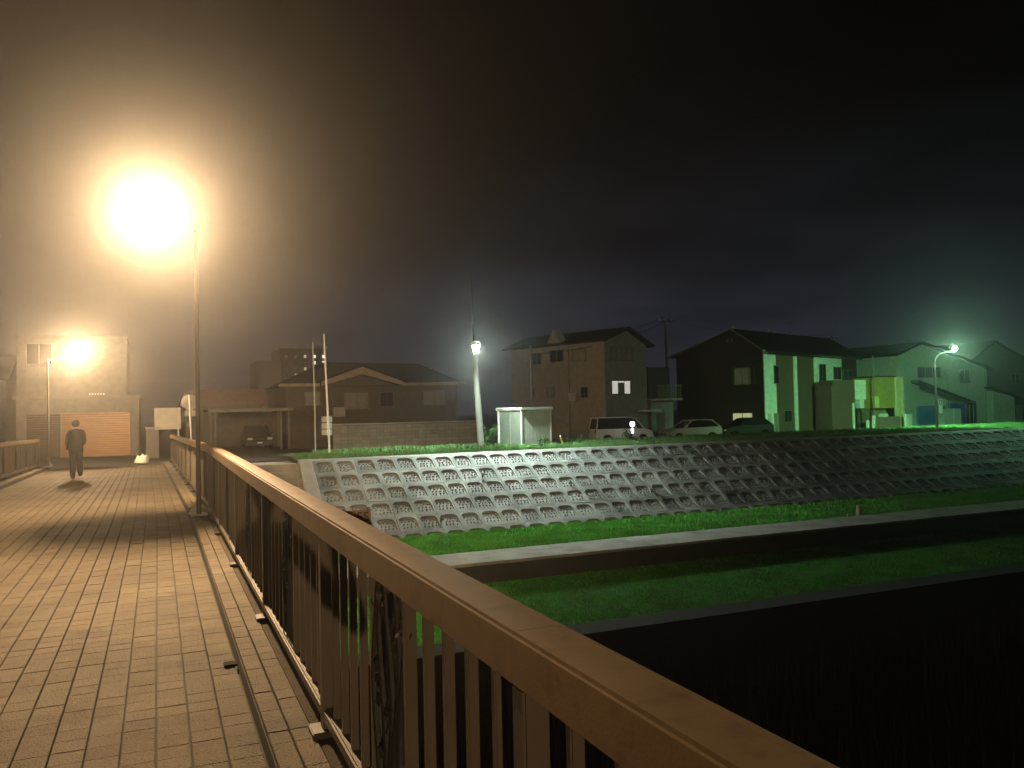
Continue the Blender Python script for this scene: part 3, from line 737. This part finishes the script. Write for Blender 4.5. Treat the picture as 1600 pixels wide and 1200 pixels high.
# --- far apartment block
t = thing('apartment_block', 'far dark apartment block with a few tiny lit windows', 'apartment block', (12.3, 115, -1.0))
MB().box(0, 3.0, 0, 10, 0, 9.6).build('wall', mat('apartment grey', (.15, .15, .16), .85), t); MB().box(3.0, 9.2, .6, 10, 0, 11.3).build('wall', mat('apartment dark', (.05, .05, .055), .85), t)
MB().box(2.8, 9.4, .4, 10.2, 11.3, 11.6).build('roof', M_conc, t)
M_lit = glow('lit flat window', (1, .93, .8), 1.6); M_lit2 = glow('dim flat window', (1, .85, .6), .7)
for k in range(5):
    for q in range(4):
        u, z = 3.6+1.25*k, 7.4+.85*q
        lit = M_lit if (k == 3 and q != 0 or (k == 4 and q > 1)) else (M_lit2 if (k == 1 and q == 0) or k == 2 and q % 2 else M_glass)
        if k == 3 or k == 4 or True:
            f = MB().box(u, u+.42, .52, .598, z, z+.5).build('window', M_dark, t); MB().box(u+.05, u+.37, .49, .52, z+.05, z+.45).build('pane', lit, f)

# --- utility poles
def upole(label, x, y, h, r=.15, xarm=True):
    t = thing('utility_pole', label, 'utility pole', (x, y, -1.0)); MB().tube([(0, 0, 0), (0, 0, h*.5), (-.03, 0, h)], [r, r*.85, r*.65], 10).build('pole', M_cpole, t, True)
    if xarm:
        MB().box(-.7, .7, -.05, .05, h-.7, h-.6).build('crossarm', M_dark, t)
        for k in (-.6, 0, .6): MB().lathe([(.05, 0), (.06, .08), (.03, .16)], 8, Matrix.Translation((k, 0, h-.6))).build('insulator', M_white, t, True)
upole('plain grey concrete pole rising behind the metal shed', 21.35, 47, 6.4, .13, False)
upole('tall dark utility pole behind the black gabled house, left of its ridge', 40.3, 60.5, 10.4, .13)
upole('dim utility pole beyond the long row house', 62.0, 63.5, 9.5)

def cable(label, a, b, sag=.5):
    a, b = Vector(a), Vector(b); pts = [a.lerp(b, k/14)-Vector((0, 0, sag*4*(k/14)*(1-k/14))) for k in range(15)]
    tag(MB().tube(pts, .018, 5).build('overhead_cable', M_black), label, 'cable', 'overhead cables between the utility poles')
cable('upper overhead cable from the low grey pole to the tall dark pole', (21.35, 47, 5.3), (40.3, 60.5, 9.2)); cable('lower overhead cable from the low grey pole to the tall dark pole', (21.35, 47, 4.9), (40.3, 60.5, 8.7))
cable('overhead cable passing behind the row house roof', (40.3, 60.5, 8.9), (62, 63.5, 8.2), .6)
# --- three storey house
t = thing('three_storey_house', 'tall brownish three storey house with hipped dark roof and a lit side window', 'house', (28.85, 51.0, GZ), R(20))
M_h3 = mat('grey brown siding', (.33, .29, .24), .8, bump=.15, bscale=14); M_h3b = mat('grey siding', (.32, .31, .28), .8)
H = lambda z: z-GZ
wall_gable(t, 'y', 0, 9.6, 0, 2.25, 4.7, H(6.2), H(6.0), H(7.1), 0, M_h3)
MB().box(.02, 4.68, -.012, -.002, 0, H(6.0)).build('front_cladding', M_h3b, t)
gable_roof(t, 'y', 0, 9.6, 0, 2.25, 4.7, H(6.2), H(6.0), H(7.1), .45, .14, M_roof, .5)
MB().prism([(3.9, H(6.3)), (4.6, H(7.35)), (5.3, H(6.3))], -.35, .4, 'x').build('dormer', M_h3b, t)
M_litw = glow('lit curtain', (1, .93, .82), .55)
f = window(t, 'x', .6, 3.0, H(4.8), H(5.8), M_curtain, -.014, sashes=4)
f = window(t, 'x', .6, 2.75, H(2.4), H(3.4), M_curtain, -.014, sashes=3)
lp = [c for c in f.children if c.name.startswith('pane')]
lp[0].data.materials[0] = M_litw
lp[2].data.materials[0] = M_litw
MB().box(1.15, 2.7, -.055, -.05, H(3.24), H(3.36)).build('lit_transom', M_litw, t)
for u0, u1, z0, z1, pn in ((1.7, 3.1, 4.85, 5.75, M_curtain), (3.9, 5.3, 4.9, 5.85, M_glass), (6.2, 7.2, 4.85, 5.7, M_glass), (1.6, 2.3, 2.2, 3.0, M_glass), (4.9, 5.7, 2.3, 3.1, M_curtain), (7.0, 7.6, 2.5, 3.1, M_glass)):
    window(t, 'y', u0, u1, H(z0), H(z1), pn, 0.0)
MB().box(-.08, -.002, 0, 9.6, H(3.85), H(3.98)).build('string_course', M_h3b, t)
MB().tube([(-.07, 3.4, 0), (-.07, 3.4, H(6.1))], .045, 8).build('downpipe', M_frame, t)
MB().box(-.5, -.05, 2.4, 3.1, H(2.0), H(2.6)).build('air_conditioner', mat('ac white', (.5, .48, .44)), t, bevel=.03)
# balcony annex
t = thing('porch_annex', 'narrow annex with balcony and bluish lit porch between the two tall houses', 'annex', (33.6, 52.6, GZ), R(10))
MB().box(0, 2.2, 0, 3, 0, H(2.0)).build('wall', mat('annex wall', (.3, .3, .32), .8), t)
MB().box(-.1, 2.3, -.9, 0, H(1.9), H(2.05)).build('balcony_floor', M_conc, t)
for k in range(12): MB().box(-.05+.2*k, .0+.2*k, -.88, -.84, H(2.06), H(3.0)).build('baluster', M_frame, t)
MB().box(-.1, 2.3, -.9, -.82, H(3.0), H(3.06)).build('balcony_rail', M_frame, t)
MB().box(-1.4, .1, -1.0, 1.0, H(1.1), H(1.25)).build('canopy', M_white, t)
MB().box(.5, 1.3, -.03, -.003, 0, 2.0).build('door', mat('brown door', (.12, .09, .07), .6), t)
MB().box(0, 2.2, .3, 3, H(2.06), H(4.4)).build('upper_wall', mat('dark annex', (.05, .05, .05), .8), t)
t = thing('garden_lamp', 'small bright white twin lamp on a short post before the pale wagon', 'lamp', (28.05, 46.3, 0.0), 0)
MB().box(-.03, .03, .0, .05, -1.0, .6).build('post', M_dark, t)
MB().box(-.16, .16, -.18, -.01, .24, .56).build('lamp_glass', glow('porch glow', (.9, .95, 1), 4), t, bevel=.05)
MB().box(-.09, .09, -.16, -.01, -.22, .16).build('lower_lamp_glass', glow('porch glow', (.9, .95, 1), 4), t, bevel=.05)

# --- black gabled row house
RW = (42.2, 50.4)
t = thing('row_house', 'long two storey row house with black gable end and striped pale and brown front', 'house', (RW[0], RW[1], GZ), R(22))
M_blk = mat('black cladding', (.016, .015, .015), .75, bump=.2, bscale=8); M_pal = mat('pale wall paint', (.70, .74, .67), .8, bump=.1); M_brn = mat('brown siding', (.115, .075, .05), .7, bump=.3, bscale=6)
M_brn2 = mat('dark brown siding', (.07, .035, .028), .7, bump=.3, bscale=6)
LEN = 17.0
wall_gable(t, 'x', .06, LEN, .05, 2.5, 7.8, H(5.6), H(5.45), H(7.2), 0, M_blk)
gable_roof(t, 'x', 0, LEN, 0, 2.5, 7.8, H(5.62), H(5.5), H(7.25), .5, .14, M_roof, .35)
MB().prism([(7.9+.5, H(5.35)), (2.5, H(7.33)), (2.5, H(7.41)), (8.4, H(5.43))], -.40, -.36, 'x').build('barge_board', mat('barge grey', (.25, .22, .2), .6), t)
MB().prism([(-.5, H(5.28)), (2.5, H(7.33)), (2.5, H(7.41)), (-.5, H(5.36))], -.40, -.36, 'x').build('barge_board', mat('barge grey', (.2, .2, .2)), t)
for yy in (2.2, -.3): MB().ball((-.38, yy, H(7.45) if yy > 1 else H(5.5)), .12, 8).build('ridge_cap', mat('barge grey', (.2, .2, .2)), t, True)
MB().ball((5.6, 2.5, H(7.5)), .14, 8).build('ridge_cap', mat('barge grey', (.2, .2, .2)), t, True)
def seg(a, b, m, d=.0, z1=5.55): return MB().box(a, b, -.06-d, .049, 0, H(z1)).build('wall_panel', m, t)
seg(0, 1.85, M_pal); seg(1.85, 4.75, M_brn, -.012); seg(5.1, 8.4, M_brn, -.012); seg(8.4, 13.2, M_pal, .25, 5.4); seg(13.2, 17.0, M_brn2, 0)
MB().box(4.75, 5.1, -.2, .049, 0, H(5.2)).build('pillar', M_pal, t)
window(t, 'x', 1.45, 2.3, H(3.0), H(4.45), M_glass, -.062, sashes=1); window(t, 'x', 8.75, 10.0, H(3.25), H(4.7), M_glass, -.312); window(t, 'x', 11.5, 13.0, H(3.4), H(4.5), M_glass, -.312)
window(t, 'x', 2.9, 4.2, H(.0), H(.95), M_glass, -.052); window(t, 'x', 9.9, 11.0, H(.2), H(1.3), M_glass, -.312)
window(t, 'x', 14.0, 16.0, H(3.2), H(4.3), M_glass, -.062)
MB().box(.3, .75, -.35, -.062, 0, H(.75)).build('side_post', M_pal, t); MB().box(1.3, 1.5, -.35, -.062, 0, H(.75)).build('side_post', mat('olive post', (.3, .3, .22), .7), t)
M_warm = glow('warm lit curtain', (.85, .85, .42), .42)
window(t, 'y', 1.0, 2.75, H(-.5), H(.85), M_warm, .058); window(t, 'y', 1.1, 2.5, H(3.0), H(4.3), M_curtain, .058)
for dy in (.75, 2.62): MB().box(-.02, .055, dy, dy+.2, H(3.0), H(4.35)).build('shutter_box', M_dark, t)
for dy in (2.55, 2.95): MB().box(.02, .058, dy, dy+.15, H(6.4), H(6.62)).build('gable_vent', M_frame, t)
MB().tube([(.02, .0, 0), (.02, .0, H(5.4))], .05, 8).build('downpipe', M_frame, t)
gt = MB().tube([(-.2, -.52, H(5.28)), (LEN, -.52, H(5.25))], .06, 6); gt.build('gutter', M_dark, t)
an = thing('roof_antenna', 'thin dark television antenna on the row house roof', 'antenna', (49.5, 55.6, 5.9))
MB().tube([(0, 0, 0), (0, 0, 2.6)], .02, 6).build('mast', M_dark, an); b = MB().tube([(-.5, 0, 2.4), (.5, 0, 2.4)], .012, 5)
for k in range(6): b.tube([(-.45+.18*k, -.3, 2.4), (-.45+.18*k, .3, 2.4)], .008, 4)
b.build('elements', M_dark, an)

# --- things standing in front of the row house
t = thing('water_tank_shed', 'brown box shed with bright white tank panel in front of the row house', 'shed', (49.4, 51.0, GZ), R(2))
MB().prism([(0, 0), (2.55, 0), (2.55, H(3.25)), (.35, H(3.25)), (0, H(2.75))], 0, 1.6, 'y').build('body', M_brn, t)
MB().box(2.6, 3.95, .1, 1.4, H(1.65), H(3.25)).build('tank', M_pal, t, bevel=.04)
MB().box(3.3, 3.8, .2, .8, H(.95), H(1.64)).build('meter_box', M_pal, t, bevel=.02)
MB().box(2.2, 2.36, -.09, -.003, 0, H(1.4)).build('drain_pipe', M_pal, t)
for k in range(2): MB().box(2.7+1.1*k, 2.8+1.1*k, .6, .7, 0, H(1.64)).build('leg', M_dark, t)
t = thing('low_cabinet', 'squat brown cabinet with white lump on top, under the tank', 'cabinet', (52.55, 49.6, GZ), R(4))
MB().box(0, 2.9, 0, 1.0, 0, H(.22)).build('body', mat('brown cabinet', (.2, .15, .11), .7), t, bevel=.04)
MB().box(1.0, 1.85, .2, .7, H(.22), H(.48)).build('bundle', M_pal, t, bevel=.1)
for k, xx in enumerate((-1.1, -.55, 2.95)):
    tt = thing('white_post', ['short white post left of the squat cabinet', 'slanted white post next to the squat cabinet', 'single white post right of the squat cabinet'][k], 'post', (52.55+xx, 49.4, GZ), 0)
    MB().tube([(0, 0, 0), (.12 if k == 1 else 0, 0, (.95, 1.3, 1.35)[k])], .13, 8).build('shaft', M_pal, tt, True); MB().lathe([(.14, 0), (.15, .06), (.05, .1)], 8, Matrix.Translation((.12 if k == 1 else 0, 0, (.95, 1.3, 1.35)[k]))).build('cap', M_pal, tt, True)
t = thing('yellow_annex', 'two storey yellowish annex on pillars between row house and green house', 'annex', (53.6, 50.6, GZ), R(4))
M_yel = mat('yellow siding', (.36, .32, .07), .75, bump=.3, bscale=7); M_yel2 = mat('pale yellow', (.6, .58, .3), .7)
MB().box(.35, 2.35, 0, 2.4, H(.9), H(3.45)).build('upper_wall', M_yel, t); MB().box(.5, 1.9, .5, 2.4, 0, H(.9)).build('lower_wall', mat('olive lower', (.22, .2, .1), .8), t)
MB().box(2.4, 2.62, -.15, .1, 0, H(3.5)).build('pillar', M_yel2, t); MB().box(2.95, 3.25, -.2, .1, 0, H(3.45)).build('pillar', M_yel2, t)
MB().box(-.1, .34, -.1, .2, H(.95), H(1.9)).build('panel_box', mat('bright yellow box', (.7, .68, .2), .6), t)
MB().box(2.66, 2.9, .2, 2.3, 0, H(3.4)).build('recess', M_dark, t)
MB().box(.2, 2.5, -.12, 2.5, H(3.45), H(3.56)).build('roof', M_dark, t)
MB().box(3.25, 3.75, -.5, .1, 0, H(.35)).build('utility_box', M_pal, t, bevel=.03); MB().box(2.45, 2.7, -.45, -.16, 0, H(.35)).build('utility_box', M_yel2, t, bevel=.03)
MB().tube([(-.25, -.1, 0), (-.25, -.1, H(5.2))], .05, 8).build('downpipe', M_frame, t)

# --- green lit house on the right
t = thing('gabled_house', 'pale gabled house lit green with stair roof, blue sheet and cupboards, far right', 'house', (61.2, 55.0, GZ), R(0))
M_gw = mat('grey green wall', (.40, .44, .40), .82, bump=.15)
wall_gable(t, 'y', 0, 8, 0, 2.8, 11.3, H(5.6), H(4.3), H(6.6), 0, M_gw); gable_roof(t, 'y', 0, 8, 0, 2.8, 11.3, H(5.6), H(4.3), H(6.65), .5, .16, M_roof, .35)
window(t, 'x', 2.2, 5.2, H(3.5), H(4.5), M_glass, 0, sashes=3); window(t, 'x', 7.6, 9.0, H(3.0), H(4.3), M_glass, 0)
b = MB(); b.prism([(1.4, H(3.3)), (8.6, H(1.2)), (8.6, H(.95)), (1.4, H(3.05))], -.9, -.02, 'y'); b.build('lean_to_roof', M_roof, t)
b = MB(); b.prism([(1.4, H(2.7)), (6.4, H(1.25)), (6.4, H(1.05)), (1.4, H(2.5))], -1.1, -.92, 'y'); b.build('stair_rail', M_dark, t)
MB().box(1.9, 5.3, -.35, -.02, 0, H(.95)).build('blue_sheet', mat('blue sheet', (.02, .14, .35), .5), t, bevel=.05)
MB().box(6.2, 7.7, -.5, -.02, 0, H(1.15)).build('blue_sheet', mat('deep blue sheet', (.02, .06, .45), .5), t, bevel=.05)
for a, b_ in ((3.9, 5.0), (5.15, 6.1)): MB().box(a, b_, -1.3, -.5, 0, H(.65)).build('cupboard', mat('pale cupboard', (.5, .56, .54), .6), t, bevel=.03)
for k in range(4): MB().box(7.85+.5*k, 8.2+.5*k, -.05, -.003, 0, H(1.1)).build('door_panel', M_dark, t)
for xx in (6.0, 11.0): MB().tube([(xx, -.06, 0), (xx, -.06, H(4.3))], .04, 8).build('downpipe', M_frame, t)
t = thing('side_shed', 'low pale shed with sloping dark roof right of the gabled house', 'shed', (72.4, 54.4, GZ))
MB().prism([(0, 0), (3.0, 0), (3.0, H(1.6)), (0, H(2.2))], 0, 3, 'y').build('wall', M_gw, t); MB().prism([(-.3, H(2.4)), (5.8, H(.8)), (5.8, H(.95)), (-.3, H(2.6))], -.3, 3.3, 'y').build('roof', M_roof, t)
for k in range(2): MB().box(3.3+1.1*k, 4.2+1.1*k, .1, .2, 0, H(.5)).build('door_panel', M_glass, t)
MB().box(3.0, 5.6, .21, 2.9, 0, H(.75)).build('back_wall', M_dark, t)
t = thing('far_house', 'dark roofed house silhouetted at the right edge of the frame', 'house', (74.5, 60, GZ))
wall_gable(t, 'y', 0, 8, 0, 6, 13, H(4.2), H(4.4), H(7.4), 0, mat('dark far wall', (.07, .075, .08), .85)); gable_roof(t, 'y', 0, 8, 0, 6, 13, H(4.2), H(4.4), H(7.4), .5)
window(t, 'x', 8.2, 9.6, H(3.0), H(4.0), M_glass); window(t, 'x', 2.0, 3.2, H(.3), H(1.4), M_glass)
t = thing('small_hut', 'tiny yellowish hut beside the low shed at far right', 'hut', (77.6, 52.5, GZ))
MB().box(0, 1.2, 0, 1.4, 0, H(.55)).build('wall', M_yel2, t); MB().prism([(-.2, H(.55)), (1.4, H(.55)), (.6, H(.95))], -.2, 1.6, 'y').build('roof', M_roof, t)

# ------------------------------------------------------------------ cars
def car(name, label, loc, rz, paint, kind='hatch', L=4.1):
    t = thing(name, label, 'car', loc, rz)
    W_ = .83; s = L/4.1
    def P(pts): return [(x*s, z) for x, z in pts]
    def arch(cx, r=.36, z0=.22): return [(cx+r*math.cos(R(a)), max(z0, .30+r*math.sin(R(a)))) for a in range(180, -1, -30)]
    if kind == 'hatch':
        body = [(0, .3), (.05, .22)]+arch(.8)+arch(3.3)+[(4.03, .24), (4.1, .5), (4.05, .95), (3.8, 1.02), (1.2, .98), (.45, .86), (.08, .68)]
        cab = [(1.15, .97), (1.85, 1.44), (2.3, 1.50), (3.4, 1.46), (3.98, 1.0)]
    else:
        body = [(0, .3), (.03, .22)]+arch(.75)+arch(3.3)+[(4.07, .24), (4.1, .5), (4.1, 1.02), (.75, 1.0), (.15, .85), (.0, .6)]
        cab = [(.70, 1.0), (1.2, 1.62), (1.6, 1.72), (3.9, 1.72), (4.05, 1.02)]
    b = MB(); b.prism(P(body), -W_, W_, 'y'); bo = b.build('body', paint, t, True, bevel=.03)
    def cabin(pts, w0, w1, zlo, zhi):
        n = len(pts); mb = MB(); vs = []
        for sgn in (-1, 1):
            for x, z in pts:
                f = (z-zlo)/(zhi-zlo); vs.append((x*s, sgn*(w0+(w1-w0)*f), z))
        mb.add(vs, [tuple(range(n)), tuple(range(n, 2*n))[::-1]]+[(i, n+i, n+(i+1) % n, (i+1) % n) for i in range(n)]); return mb
    zlo, zhi = cab[0][1], max(p[1] for p in cab)
    cabin(cab, W_-.03, W_-.2, zlo, zhi).build('windows', M_glass, t, False)
    tops = [p for p in cab if p[1] > zhi-.12]
    rf = MB(); rf.prism([(x*s, z+.004) for x, z in tops]+[(tops[-1][0]*s+.12, tops[-1][1]-.02), (tops[-1][0]*s+.1, tops[-1][1]+.04)]+[(x*s, z+.045) for x, z in tops[::-1]], -W_+.19, W_-.19, 'y'); rf.build('roof', paint, t, True)
    for fx0, fx1 in ((cab[0], cab[1]), (cab[-1], cab[-2])):
        for sgn in (-1, 1):
            MB().tube([(fx0[0]*s, sgn*(W_-.04), fx0[1]), (fx1[0]*s, sgn*(W_-.19), fx1[1])], .035, 6).build('pillar', paint, t)
    mx = (cab[1][0]+cab[-2][0])/2*s
    for sgn in (-1, 1): MB().tube([(mx, sgn*(W_-.02), zlo), (mx, sgn*(W_-.19), zhi-.02)], .03, 6).build('pillar', M_black, t)
    for cx in (.8 if kind == 'hatch' else .75, 3.3):
        for sgn in (-1, 1):
            T = Matrix.Translation((cx*s, sgn*(W_-.1), .3)) @ Matrix.Rotation(R(90), 4, 'X')
            w_ = MB().lathe([(.18, -.09), (.29, -.1), (.31, -.05), (.31, .05), (.29, .1), (.18, .09)], 18, T).build('wheel', M_black, t, True)
            MB().lathe([(.02, -.1), (.17, -.085), (.18, .085), (.02, .1)], 10, T).build('rim', M_frame, w_, True)
    for sgn in (-1, 1):
        MB().box(-.02, .16, sgn*.62-.16, sgn*.62+.16, .62, .76).build('headlight', mat('headlight lens', (.75, .75, .72), .1, spec=.8), t, bevel=.03)
        MB().box(L-.1, L+.015, sgn*.66-.1, sgn*.66+.1, .72, .98).build('tail_light', mat('red lens', (.3, .02, .02), .2), t, bevel=.02)
        MB().box(1.25*s, 1.4*s, sgn*(W_+.1)-.08, sgn*(W_+.1)+.08, 1.0, 1.12).build('mirror', paint, t, bevel=.03)
    MB().box(-.025, .01, -.17, .17, .38, .48).build('number_plate', M_white, t); MB().box(-.022, .01, -.45, .45, .52, .6).build('grille', M_black, t)
    return t
M_wp = mat('white car paint', (.62, .63, .60), .25, var=.03, spec=.6); M_dp = mat('dark car paint', (.08, .075, .07), .25, var=.03, spec=.6)
car('parked_car', 'white hatchback parked side on before the black gable', (32.3, 49.2, GZ), R(-4), M_wp, 'hatch', 4.3)
car('parked_van', 'pale wagon parked behind the dark bush, small lamp before its end', (30.3, 47.8, GZ+.1), R(170), mat('pale car paint', (.72, .76, .7), .35, var=.03), 'van', 4.0)
car('parked_car', 'dark car facing out of the carport, headlights glinting', (6.1, 56.2, -.72), R(90), M_dp, 'hatch', 3.9)
car('parked_car', 'dark grey car mostly hidden right of the white hatchback', (37.6, 49.9, GZ), R(-6), mat('black car paint', (.018, .018, .018), .3, var=.03), 'hatch', 4.1)

# ------------------------------------------------------------------ people
def figure(name, label, loc, rz, joints, edges, mats, zones, hair=None, extra=None):
    t = thing(name, label, 'person', loc, rz)
    names = list(joints); idx = {n: i for i, n in enumerate(names)}
    me = bpy.data.meshes.new('body'); me.from_pydata([joints[n][0] for n in names], [(idx[a], idx[b]) for a, b in edges], [])
    o = bpy.data.objects.new('body', me); COL.objects.link(o)
    md = o.modifiers.new('Skin', 'SKIN'); md.use_smooth_shade = True
    for n in names:
        r = joints[n][1]; sv = me.skin_vertices[0].data[idx[n]]; sv.radius = r if isinstance(r, tuple) else (r, r); sv.use_root = (n == 'pelvis')
    ms = o.modifiers.new('Sub', 'SUBSURF'); ms.levels = ms.render_levels = 1
    dg = bpy.context.evaluated_depsgraph_get(); m2 = bpy.data.meshes.new_from_object(o.evaluated_get(dg))
    bpy.data.objects.remove(o)
    for m in mats: m2.materials.append(m)
    for p in m2.polygons: p.material_index = zones(p.center); p.use_smooth = True
    m2.name = 'body'; zmin = min(v.co.z for v in m2.vertices)
    for v in m2.vertices: v.co.z -= zmin*(1 if v.co.z < .8 else 0)
    b = link('body', m2, t)
    return t, b
def hand(J, E, side, wrist, palm_dir, out_dir, curl, base):
    w = Vector(wrist); d = Vector(palm_dir).normalized(); o = Vector(out_dir).normalized(); n = d.cross(o)
    J[side+'palm'] = (tuple(w+d*.06), (.03, .02)); E.append((base, side+'palm'))
    for k, L in enumerate((.070, .08, .075, .058)):
        off = o*(-.033+.022*k); a = w+d*.09+off; prev = side+'palm'
        for q in range(3):
            nm = f'{side}f{k}{q}'; ang = curl*q*.5
            p = a+(d*math.cos(ang)+n*math.sin(ang))*L*(q*.5); J[nm] = (tuple(p), .0095); E.append((prev, nm)); prev = nm
    p1 = w+d*.04-o*.045; p2 = p1+(d*.7-o*.5+n*.2).normalized()*.04
    J[side+'t0'] = (tuple(p1), .012); J[side+'t1'] = (tuple(p2), .010); E.append((side+'palm', side+'t0')); E.append((side+'t0', side+'t1'))
def head(J, E, c, fdir):
    c = Vector(c); f = Vector(fdir).normalized(); s_ = f.cross(Vector((0, 0, 1)))
    J['chin'] = (tuple(c-Vector((0, 0, .07))+f*.015), (.065, .075)); J['skull'] = (tuple(c+Vector((0, 0, .03))), (.082, .098)); J['crown'] = (tuple(c+Vector((0, 0, .10))-f*.01), (.06, .07))
    E += [('neck', 'chin'), ('chin', 'skull'), ('skull', 'crown')]
    J['nose'] = (tuple(c-Vector((0, 0, .015))+f*.112), .014); E.append(('skull', 'nose'))
M_skin = mat('skin', (.42, .26, .18), .55, var=.05); M_hair = mat('dark hair', (.01, .008, .007), .8, spec=.1); M_jkt = mat('dark jacket', (.008, .007, .006), .95, spec=.05); M_trs = mat('dark trousers', (.012, .011, .011), .85); M_shoe = mat('black shoes', (.02, .02, .02), .5)
# walker, 1.72 m, mid stride, coming towards the camera (local -y is forward)
J = {'pelvis': ((0, 0, .95), (.17, .125)), 'waist': ((0, 0, 1.08), (.175, .125)), 'chest': ((0, -.01, 1.28), (.19, .135)), 'collar': ((0, .0, 1.42), (.12, .08)), 'neck': ((0, -.01, 1.49), .058),
     'hipL': ((-.09, 0, .86), .11), 'kneeL': ((-.105, .02, .50), .095), 'ankL': ((-.11, .26, .20), .075), 'toeL': ((-.115, .31, .11), .036),
     'hipR': ((.09, 0, .86), .11), 'kneeR': ((.09, -.05, .49), .095), 'ankR': ((.085, 0, .09), .08), 'toeR': ((.09, -.15, .04), .036),
     'shL': ((-.19, 0, 1.40), .068), 'elL': ((-.235, .04, 1.13), .056), 'wrL': ((-.19, -.16, 1.0), .034),
     'shR': ((.19, 0, 1.40), .068), 'elR': ((.235, .05, 1.13), .056), 'wrR': ((.23, -.04, .89), .034)}
E_ = [('pelvis', 'waist'), ('waist', 'chest'), ('chest', 'collar'), ('collar', 'neck'), ('pelvis', 'hipL'), ('hipL', 'kneeL'), ('kneeL', 'ankL'), ('ankL', 'toeL'), ('pelvis', 'hipR'), ('hipR', 'kneeR'), ('kneeR', 'ankR'), ('ankR', 'toeR'), ('collar', 'shL'), ('shL', 'elL'), ('elL', 'wrL'), ('collar', 'shR'), ('shR', 'elR'), ('elR', 'wrR')]
head(J, E_, (0, -.02, 1.61), (0, -1, 0))
hand(J, E_, 'L', J['wrL'][0], (.5, -.8, .1), (0, -.1, 1), .8, 'wrL'); hand(J, E_, 'R', J['wrR'][0], (0, -.25, -1), (0, -1, .1), .6, 'wrR')
def zon(c):
    if c.z < .14: return 4
    if c.z < .93 and abs(c.x) < .2: return 3
    if c.z > 1.475: return 1 if (c.y > -.03 or c.z > 1.68) and c.z > 1.56 else 0
    if c.y < -.215 or (c.x > .2 and c.z < .87): return 0
    return 2
walker, wb = figure('person', 'person in dark jacket and trousers walking away across the far end of the bridge', (-2.22, 27.6, deck_z(27.6)+.003), R(184), J, E_, [M_skin, M_hair, M_jkt, M_trs, M_shoe], zon)
MB().ball((0, .0, 1.645), .108, 14, 1.02).build('hair', M_hair, walker, True)
ct = MB().lathe([(.195, .80), (.197, .83), (.19, 1.0), (.185, 1.2), (.14, 1.36)], 18, Matrix.Diagonal((1, .82, 1, 1)), True)
co = ct.build('jacket_hem', M_jkt, walker, True); sm_ = co.modifiers.new('thickness', 'SOLIDIFY'); sm_.thickness = .012
# photographer beside the camera, phone raised (casts the shadow on the railing)
J = {'pelvis': ((0, 0, .98), (.155, .115)), 'waist': ((0, 0, 1.12), (.155, .11)), 'chest': ((0, .01, 1.32), (.185, .125)), 'collar': ((0, .0, 1.46), (.125, .085)), 'neck': ((0, .01, 1.53), .06),
     'hipL': ((-.1, 0, .9), .1), 'kneeL': ((-.12, .02, .5), .068), 'ankL': ((-.12, -.02, .09), .048), 'toeL': ((-.13, .15, .04), .038),
     'hipR': ((.1, 0, .9), .1), 'kneeR': ((.12, .03, .5), .068), 'ankR': ((.12, 0, .09), .048), 'toeR': ((.14, .17, .04), .038),
     'shL': ((-.2, 0, 1.44), .07), 'elL': ((-.27, .02, 1.16), .054), 'wrL': ((-.26, .1, .92), .033),
     'shR': ((.2, 0, 1.44), .07), 'elR': ((.47, .06, 1.20), .054), 'wrR': ((.42, .2, 1.47), .033)}
E_ = [('pelvis', 'waist'), ('waist', 'chest'), ('chest', 'collar'), ('collar', 'neck'), ('pelvis', 'hipL'), ('hipL', 'kneeL'), ('kneeL', 'ankL'), ('ankL', 'toeL'), ('pelvis', 'hipR'), ('hipR', 'kneeR'), ('kneeR', 'ankR'), ('ankR', 'toeR'), ('collar', 'shL'), ('shL', 'elL'), ('elL', 'wrL'), ('collar', 'shR'), ('shR', 'elR'), ('elR', 'wrR')]
head(J, E_, (0, .03, 1.66), (.2, 1, 0))
hand(J, E_, 'L', J['wrL'][0], (0, .1, -1), (0, 1, 0), .6, 'wrL'); hand(J, E_, 'R', J['wrR'][0], (0, .05, 1), (0, 1, 0), 1.2, 'wrR')
def zon2(c):
    if c.z < .14: return 4
    if c.z < .97 and abs(c.x) < .22: return 3
    if c.z > 1.515 and abs(c.x) < .15: return 1 if (c.y < .03 or c.z > 1.72) and c.z > 1.6 else 0
    if (c.x > .36 and c.z > 1.5) or (c.x < -.2 and c.z < .91): return 0
    return 2
ph, pb = figure('person', 'photographer in dark jacket holding up a phone beside the railing', (-.5, -.24, .003), 0, J, E_, [M_skin, M_hair, M_jkt, M_trs, M_shoe], zon2)
MB().ball((0, .01, 1.695), .11, 14, 1.02).build('hair', M_hair, ph, True)
tag(MB().box(-.075, .075, -.043, -.035, 1.61, 1.69).build('phone', M_black, bevel=.003), 'black phone held up by the photographer', 'phone')

# ------------------------------------------------------------------ haze, added to imitate lens glare round the lamps
hz = MB().box(-306, 306, -306, 306, -8, 13).build('haze', None) if False else None
me = MB().box(-306, 306, -306, 306, -8, 13.2).mesh('haze'); hm = bpy.data.materials.new('lens glare haze'); hm.use_nodes = True
tr = hm.node_tree; tr.nodes.clear(); ho = N(tr, 'ShaderNodeOutputMaterial'); pv = N(tr, 'ShaderNodeVolumePrincipled')
pv.inputs['Color'].default_value = (.95, .95, .95, 1); pv.inputs['Density'].default_value = .0025; pv.inputs['Anisotropy'].default_value = .90
tr.links.new(pv.outputs[0], ho.inputs['Volume']); me.materials.append(hm)
o = link('haze', me); o['kind'] = 'stuff'
